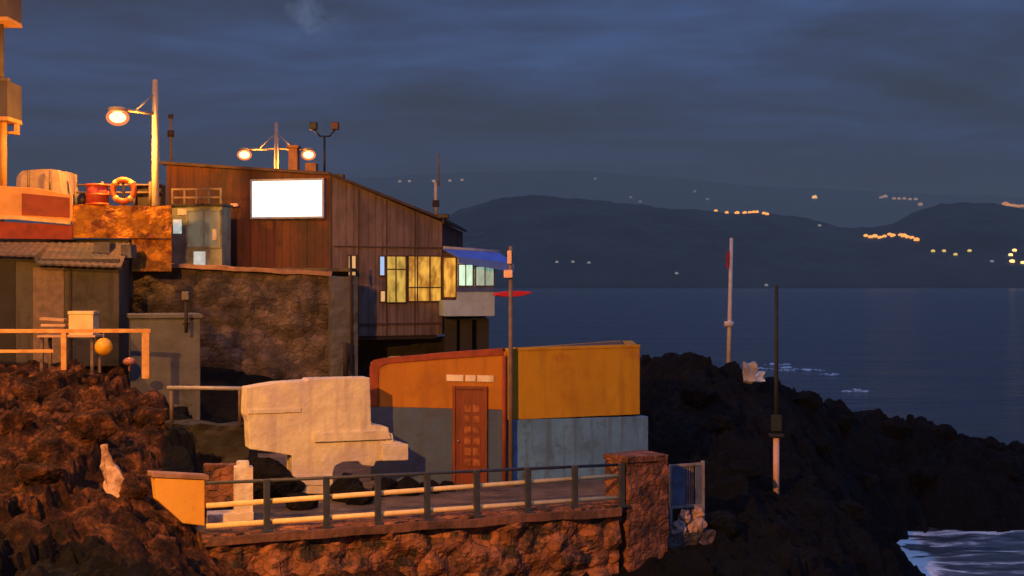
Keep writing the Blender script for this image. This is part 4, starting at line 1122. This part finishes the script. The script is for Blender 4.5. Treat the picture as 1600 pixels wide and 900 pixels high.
# ------------------------------------------------------------------ upper left: promenade, parapet, orange wall, things on it
m_ = MB(); m_.abox(-34, -5.5, 43.75, 80, 9.5, 9.62); kind(m_.build('promenade', 'paving'), 'structure')
m_ = MB(); m_.abox(-34, XY(186, 40.9)[0] - .05, 40.75, 43.7, 9.3, 10.35); kind(m_.build('upper_path', 'paving'), 'structure')
PW = Face(XY(-40, 39.6), XY(113, 40.4))
pw = thing('red_panel_wall', 'cream parapet wall with a long red panel and bright ledge', 'wall', PW.pt(PW.len / 2, 10.4, 0))
def pz(px, py): return PW.uz(px, py)
MB().prism(PW.poly([(-40, 288), (60, 294), (113, 305), (113, 346), (60, 342), (-40, 338)]), PW.n * -.35).build('wall', 'parapet_cream', pw, bevel=.01)
MB().prism(PW.poly([(34, 302), (109, 309), (109, 340), (34, 336)], .03), PW.n * -.028).build('red_panel', 'red_panel', pw)
MB().prism(PW.poly([(-40, 336), (24, 337), (110, 346), (110, 351), (24, 343), (-40, 342)], .16), PW.n * -.15).build('ledge', 'life_white', pw)
MB().prism(PW.poly([(-40, 344), (113, 352), (113, 374), (-40, 372)], -.02), PW.n * -.3).build('base', 'red_strip', pw)
o = MB().abox(-24, XY(206, 41.3)[0] - .01, 41.05, 41.5, 8.6, ZZ(373.5, 41), 0).build('retaining_wall', 'shed_wall')
tag(o, 'dark retaining wall behind the shed roof, below the red panel wall', 'wall')
OW = Face(XY(113, 40.5), XY(268, 41.2))
def owt(u):
    return ZZ(321, 40.8) + .05 * noise.noise(Vector((u * 2.3, 1, 0)))
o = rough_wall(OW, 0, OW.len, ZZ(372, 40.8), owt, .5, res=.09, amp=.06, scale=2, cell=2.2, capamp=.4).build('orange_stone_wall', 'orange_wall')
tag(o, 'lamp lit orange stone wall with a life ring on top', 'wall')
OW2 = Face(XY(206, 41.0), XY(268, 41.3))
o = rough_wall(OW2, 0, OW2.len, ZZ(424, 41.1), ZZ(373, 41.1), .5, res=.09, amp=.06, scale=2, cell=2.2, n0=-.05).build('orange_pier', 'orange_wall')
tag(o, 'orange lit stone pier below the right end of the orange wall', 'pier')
# life ring
lr = thing('life_ring', 'orange life ring on a stand on top of the orange stone wall', 'life ring', P(193, 321, 40.95))
MB().torus(P(193, 298, 40.9), .34, .10, nu=36, nv=12).build('ring', 'life_orange', lr, True)
for k in range(4):
    a0 = math.pi / 4 + k * math.pi / 2
    MB().torus(P(193, 298, 40.9), .34, .107, a0=a0 - .16, a1=a0 + .16, nu=5, nv=12).build('band', 'life_white', lr, True)
MB().tube(P(193, 322, 41.02), P(193, 282, 41.02), .04).build('stand', 'pole_brown', lr, True)
bl = thing('red_barrel', 'red barrel standing on the wall left of the life ring', 'barrel', P(152, 321, 40.9))
c0, c1 = P(152, 321, 40.9), P(152, 288, 40.9)
MB().tube(c0, c1, .36, .33, seg=24).build('body', 'barrel_red', bl, True)
for t_ in (.05, .5, .95):
    p_ = c0.lerp(c1, t_); MB().tube(p_ - Vector((0, 0, .03)), p_ + Vector((0, 0, .03)), .375, seg=24).build('hoop', 'life_orange', bl, True)
o = MB().tube(P(130, 321, 41.0), P(130, 304, 41.0), .18, .15, seg=16).tube(P(130, 304, 41), P(130, 301, 41), .07, seg=12).build('gas_bottle', 'black_metal', None, True)
tag(o, 'small dark gas bottle between the stake and the red barrel', 'bottle')
fe = thing('wooden_fence', 'low dark wooden fence behind the life ring', 'fence', P(190, 321, 42))
for px in (118, 160, 210, 235): MB().tube(P(px, 330, 42.0), P(px, 284 if px > 118 else 272, 42.0), .05).build('post', 'pole_brown', fe, True)
for py in (289, 301): MB().tube(P(118, py, 42.0), P(255, py, 42.1), .035).build('rail', 'pole_brown', fe, True)
MB().abox(P(212, 0, 42.2).x, P(258, 0, 42.2).x, 42.15, 42.25, ZZ(322, 42.2), ZZ(290, 42.2)).build('panel', 'dark_trim', fe)
# tarpaulin covered pile
tpv = [(24, 300), (27, 276), (34, 268), (48, 265), (90, 265), (93, 278), (98, 302)]
TF = Face(XY(24, 41.6), XY(98, 41.6))
m_ = MB(); m_.prism(TF.poly(tpv) , (0, 1.6, .0))
bmesh.ops.subdivide_edges(m_.bm, edges=list(m_.bm.edges), cuts=5, use_grid_fill=True)
m_.rough(.05, 2.2)
tpo = thing('covered_pile', 'beige tarpaulin covered pile behind the red panel wall', 'tarpaulin', P(60, 302, 42.2))
m_.build('cover', 'tarp', tpo)
for px in (44, 78): MB().tube(P(px, 300, 41.48), P(px, 266, 41.5), .03).build('strap', 'pole_brown', tpo, True)

# apartment block at the left edge
ap = thing('apartment_building', 'orange lit apartment block with balconies at the left edge', 'building', (-20, 43, 9.6))
ax = XY(3, 42)[0]
m_ = MB(); m_.prism([Vector((-26, 42.2, 9.6)), Vector((ax, 42.2, 9.6)), Vector((XY(-6, 52)[0], 52, 9.6)), Vector((-32, 52, 9.6))], (0, 0, 16)); m_.build('wall', 'apart_wall', ap)
for (yt, yb) in ((126, 188), (-60, 32)):
    x1 = XY(35, 42.2)[0]
    bo = MB().abox(-26, x1, 41.0, 42.198, ZZ(yb, 41), ZZ(yb - 6, 41)).build('balcony', 'parapet_cream', ap)
    MB().abox(-26, x1 - .02, 41.0, 41.1, ZZ(yb - 6, 41) + .002, ZZ(yt, 41)).abox(x1 - .12, x1 - .02, 41.102, 42.198, ZZ(yb - 6, 41) + .002, ZZ(yt, 41)).build('parapet', 'balcony_shade', bo)
    MB().abox(-26, x1 + .02, 40.96, 41.14, ZZ(yt, 41) + .002, ZZ(yt - 4, 41)).build('handrail', 'pole_brown', bo)
MB().abox(XY(24, 42)[0], XY(29, 42)[0], 41.9, 42.1, ZZ(205, 41), ZZ(188, 41) - .002).abox(-24, XY(24, 42)[0], 41.9, 42.05, ZZ(204, 41), ZZ(200, 41)).build('balcony_bracket', 'parapet_cream', ap)
MB().tube(P(5, 292, 41.6), P(5, 190, 41.6), .12, seg=14).build('column', 'parapet_cream', ap, True)
MB().tube(P(1, 125, 41.6), P(1, 34, 41.6), .10, seg=14).build('column', 'balcony_shade', ap, True)  # upper column in the shade colour, the lower one in the bright colour

# ------------------------------------------------------------------ street lamps
LIGHT = (1.0, 0.385, 0.045)
def street_lamp(base, ztop, zarm, heads, label, watts, group='sodium street lamps', hs=1.0):
    t = thing('street_lamp', label, 'street lamp', base, group)
    bx, by_, bz = base
    MB().tube(base, (bx, by_, ztop), .13 * hs, .10 * hs, seg=14).build('pole', 'lamp_post', t, True)
    for (hx, hy) in heads:
        h = Vector((hx, hy, zarm)); top = Vector((bx, by_, zarm))
        MB().tube(top, h, .05 * hs).build('arm', 'lamp_post', t, True)
        st = top.lerp(h, .55)
        MB().tube((bx, by_, zarm + .62 * (ztop - zarm)), st, .025 * hs).build('stay', 'galv', t, True)
        hd = MB().ball((hx, hy, zarm - .01), (.30 * hs, .30 * hs, .09 * hs))
        hd = hd.tube((hx, hy, zarm - .08), (hx, hy, zarm + .0), .28 * hs, .26 * hs, seg=20).build('lamp_head', 'lamp_post', t, True)
        MB().ball((hx, hy, zarm - .27), (.36 * hs, .36 * hs, .27 * hs), 24, 14).build('lens', 'lamp_lens', hd, True)
        MB().ball((hx, hy, zarm - .27), (.26 * hs, .26 * hs, .17 * hs)).build('bulb', 'lamp_glow', hd, True)
        l = bpy.data.lights.new('sodium_light', 'POINT'); l.energy = watts; l.color = LIGHT; l.shadow_soft_size = .12
        lo = bpy.data.objects.new('sodium_light', l); COL.objects.link(lo); lo.location = (hx, hy, zarm - .80)
    return t
WV = 1500
b1 = P(243, 0, 41.8); h1 = P(184, 0, 40.6)
street_lamp((b1.x, b1.y, 10.3), ZZ(125, 41.8), ZZ(178, 41.8), [(h1.x, h1.y)], 'tall street lamp with single arm and glowing lamp above the orange wall', WV)
b2 = P(432, 0, 60)
street_lamp((b2.x, b2.y, 9.6), ZZ(192, 60), ZZ(233, 60), [(P(382, 0, 60).x, 60), (P(482, 0, 60).x, 60)], 'twin armed street lamp with two glowing lamps behind the screen building', WV * .9, hs=.95)
# the same row of lamps carries on towards and behind the viewer, outside the frame
NA, NB = 26000, 4500
street_lamp((-10.5, 5.5, 6), 17.2, 16.0, [(-9.3, 6.0)], 'nearest street lamp of the row, beside the viewer', NA)
street_lamp((-16.5, 28, 7), 16.0, 15.0, [(-15.2, 27.5)], 'second street lamp of the row, left of the rock slope', NB)

# ------------------------------------------------------------------ poles on the headland
fp = thing('flagpole', 'tall white flagpole with a small furled red flag on the headland', 'flagpole', P(1139, 562, 44))
MB().tube(P(1138.5, 575, 44), P(1143, 372, 44), .085, .06).build('pole', 'pole_white', fp, True)
MB().tube(P(1139, 510, 43.99), P(1139.2, 502, 43.99), .17, seg=14).build('collar', 'pole_white', fp, True)
m_ = MB(); m_.prism([P(1140, 390, 43.9), P(1136, 394, 43.85), P(1134, 402, 43.85), P(1136, 408, 43.85), P(1134, 415, 43.85), P(1138, 421, 43.85), P(1140, 414, 43.9)], (0, .05, 0))
m_.build('flag', 'flag_red', fp, bevel=.01)
gp = thing('marker_post', 'dark thin pole with a pale lower sleeve standing on the black rocks', 'pole', P(1213, 768, 34))
MB().tube(P(1213, 684, 34), P(1213, 446, 34), .055, .05).build('pole', 'pole_green', gp, True)
MB().tube(P(1213, 775, 34), P(1213, 684, 34), .085, .08).build('sleeve', 'post_pale', gp, True)
MB().box(Matrix.Translation(P(1213, 661, 33.95)), .26, .22, .42, .03).build('box', 'pole_green', gp)
MB().box(Matrix.Translation(P(1213, 680, 33.95)), .36, .3, .07, .01).build('bracket', 'pole_green', gp)
for (px, py, w, h_, lab, mm) in ((1172, 582, .5, .5, 'grey broken concrete block on the black headland below the flagpole', 'concrete_pale'), (1188, 590, .26, .22, 'small white chunk beside the broken block on the headland', 'notice')):
    x, y = XY(px, 41.6); 
    o = MB().box(Matrix.Translation(P(px, py, 41.6)), w, .4, h_ + .1, .0)
    bmesh.ops.subdivide_edges(o.bm, edges=list(o.bm.edges), cuts=4, use_grid_fill=True)
    o = o.rough(.14, 2.6).rough(.05, 9).build('concrete_chunk', mm)
    tag(o, lab, 'concrete block')

# ------------------------------------------------------------------ far coast
def ridge(name, prof, Ds, Dc, seed, rough):
    xs = np.array([p[0] for p in prof], float); ysv = np.array([p[1] for p in prof], float)
    def crest(px):
        y = np.interp(px, xs, ysv)
        return (CY - y) / F * Dc + CAMZ
    nx, ny = 420, 46
    vs, fs = [], []
    def surf_pt(px, t, jit=True):
        D = Ds + (Dc - Ds) * t
        x = (px - CX) / F * D
        z = crest(px) * (t ** .85)
        if t > 0 and jit:
            p = Vector((x, D, 0)) / (Dc * .045)
            z += crest(px) * rough * (noise.fractal(p + Vector((seed, 0, 0)), 1.0, 2.0, 5)) * math.sin(math.pi * min(t, .5)) * (1 - .5 * t)
        return Vector((x, D, z))
    for j in range(ny + 1):
        t = j / ny
        for i in range(nx + 1):
            px = prof[0][0] + (prof[-1][0] - prof[0][0]) * i / nx
            vs.append(surf_pt(px, t) if t > 0 else Vector(((px - CX) / F * Ds, Ds, -3)))
    for i in range(nx + 1):   # back slope
        px = prof[0][0] + (prof[-1][0] - prof[0][0]) * i / nx
        D = Dc + (Dc - Ds)
        vs.append(Vector(((px - CX) / F * D, D, -3)))
    for j in range(ny + 1):
        for i in range(nx):
            a = j * (nx + 1) + i
            fs.append((a, a + 1, a + nx + 2, a + nx + 1))
    me = bpy.data.meshes.new(name); me.from_pydata([tuple(v) for v in vs], [], fs); me.materials.append(M['hill'])
    o = bpy.data.objects.new(name, me); COL.objects.link(o); kind(o, 'structure')
    def at(px, py):
        best = None
        for k in range(1, 400):
            p = surf_pt(px, k / 400)
            yy = CY - (p.z - CAMZ) / p.y * F
            if yy <= py: return p
        return surf_pt(px, 1)
    return at
nearA = ridge('near_hills', [(200, 420), (420, 395), (560, 372), (690, 338), (720, 322), (790, 310), (850, 309), (900, 313), (1000, 318), (1110, 326), (1200, 334), (1260, 345), (1310, 356), (1360, 357), (1395, 350), (1430, 332), (1470, 316), (1500, 314), (1545, 320), (1600, 332), (1700, 345), (1900, 380), (2100, 430)], 5600, 6800, 3, .13)
farA = ridge('far_mountain', [(-600, 320), (-200, 300), (300, 285), (620, 274), (720, 272), (820, 268), (930, 266), (1000, 276), (1100, 284), (1250, 294), (1330, 298), (1440, 302), (1600, 308), (1900, 300), (2300, 330), (2800, 390)], 19000, 22500, 9, .05)

def lit_house(p, w, h, mname, label, group):
    m_ = MB()
    bm = m_.bm
    x, y, z = p
    # pitched little house, its lit front towards the bay
    m_.prism([Vector((x - w / 2, y - w * .4, z - h * .3)), Vector((x + w / 2, y - w * .4, z - h * .3)), Vector((x + w / 2, y - w * .4, z + h * .5)), Vector((x, y - w * .4, z + h * .8)), Vector((x - w / 2, y - w * .4, z + h * .5))], (0, w * .8, 0))
    o = m_.build('lit_house', mname)
    tag(o, label, 'lit house', group)
def lights(at, pts, mname, s, label, group):
    for q_ in pts:
        px, py = q_[0], q_[1]
        p = at(px, py)
        k = p.y / 1280 * s * (q_[2] if len(q_) > 2 else 1)
        lit_house(p + Vector((0, -k * .6, 0)), k * 1.25, k * .85, mname, label, group)
lights(nearA, [(1118, 329), (1135, 329), (1151, 329, 1.3), (1163, 330, 1.2), (1171, 330), (1177, 332), (1182, 331), (1193, 334), (1198, 335)], 'town_orange', 2.6, 'tiny orange lit house in the row on the middle hill crest', 'lit houses on the middle hill')
lights(nearA, [(1352, 369), (1359, 371), (1366, 370, 1.2), (1374, 372), (1381, 370), (1389, 367), (1394, 369, 1.2), (1406, 368), (1411, 369, 1.3), (1417, 371), (1424, 372), (1431, 375, 1.2)], 'town_orange', 3.0, 'tiny orange lit house in the row between the two hills', 'lit houses between the hills')
lights(nearA, [(1457, 393), (1474, 393), (1492, 398), (1514, 393)], 'town_yellow', 2.6, 'tiny yellowish lit house spaced along the right hillside', 'lit houses on the right hillside')
lights(nearA, [(1578, 399), (1584, 392), (1580, 409, 1.2), (1597, 411)], 'town_bright', 2.8, 'bright lit house in the cluster at the right edge of the far shore', 'lit houses at the right edge')
lights(nearA, [(1549, 409), (1280, 353), (870, 410), (895, 410), (920, 411), (1057, 428), (1197, 446)], 'town_pale', 2.4, 'faint pale house on the dark far hill', 'faint pale houses on the far hill')
lights(farA, [(1272, 309, 1.3)], 'town_bright', 2.6, 'single bright orange lit house on the hazy mountain above the middle hill', None)
lights(farA, [(1376, 309), (1382, 308, 1.3), (1396, 311), (1404, 311), (1412, 311), (1421, 312), (1430, 312), (1437, 320, 1.3)], 'town_faint', 2.4, 'faint lit house on the hazy mountain left of the right hill', 'faint lit houses on the mountain')
lights(farA, [(1569, 320, 1.4), (1575, 321), (1582, 322), (1588, 323), (1595, 323)], 'town_orange', 3.0, 'orange lit house on the hazy mountain at the right edge', 'orange lit houses on the mountain')
lights(farA, [(625, 284), (640, 284), (678, 284, 1.3), (703, 283), (722, 282)], 'town_faint', 2.2, 'faint lit house on the mountain beside the roof mast', 'lit houses beside the roof mast')
lights(farA, [(930, 280), (985, 309), (1000, 316), (1085, 300), (1105, 312)], 'town_pale', 2.4, 'faint grey house high on the hazy mountain', 'faint grey houses on the mountain')

# ------------------------------------------------------------------ the air over the bay
HAZE = 6.5e-5
m = bpy.data.materials.new('haze_air'); m.use_nodes = True
nt = m.node_tree
for n in list(nt.nodes):
    if n.type != 'OUTPUT_MATERIAL': nt.nodes.remove(n)
pv = nn(nt, 'ShaderNodeVolumePrincipled'); pv.inputs['Density'].default_value = HAZE; pv.inputs['Color'].default_value = (1.0, .88, .64, 1)
out = [n for n in nt.nodes if n.type == 'OUTPUT_MATERIAL'][0]
nt.links.new(pv.outputs[0], out.inputs['Volume'])
hz = MB(); hz.abox(-20000, 20000, -400, 27000, -4, 2020)
ho = hz.build('haze', m); kind(ho, 'stuff')

# ------------------------------------------------------------------ render settings
S.view_settings.view_transform = 'Standard'
S.view_settings.look = 'None'
S.view_settings.exposure = 0
S.view_settings.gamma = 1
S.view_settings.use_curve_mapping = False
S.cycles.max_bounces = 6
S.cycles.diffuse_bounces = 3
S.cycles.glossy_bounces = 3
S.cycles.volume_bounces = 1
S.cycles.sample_clamp_indirect = 3
S.cycles.use_denoising = True
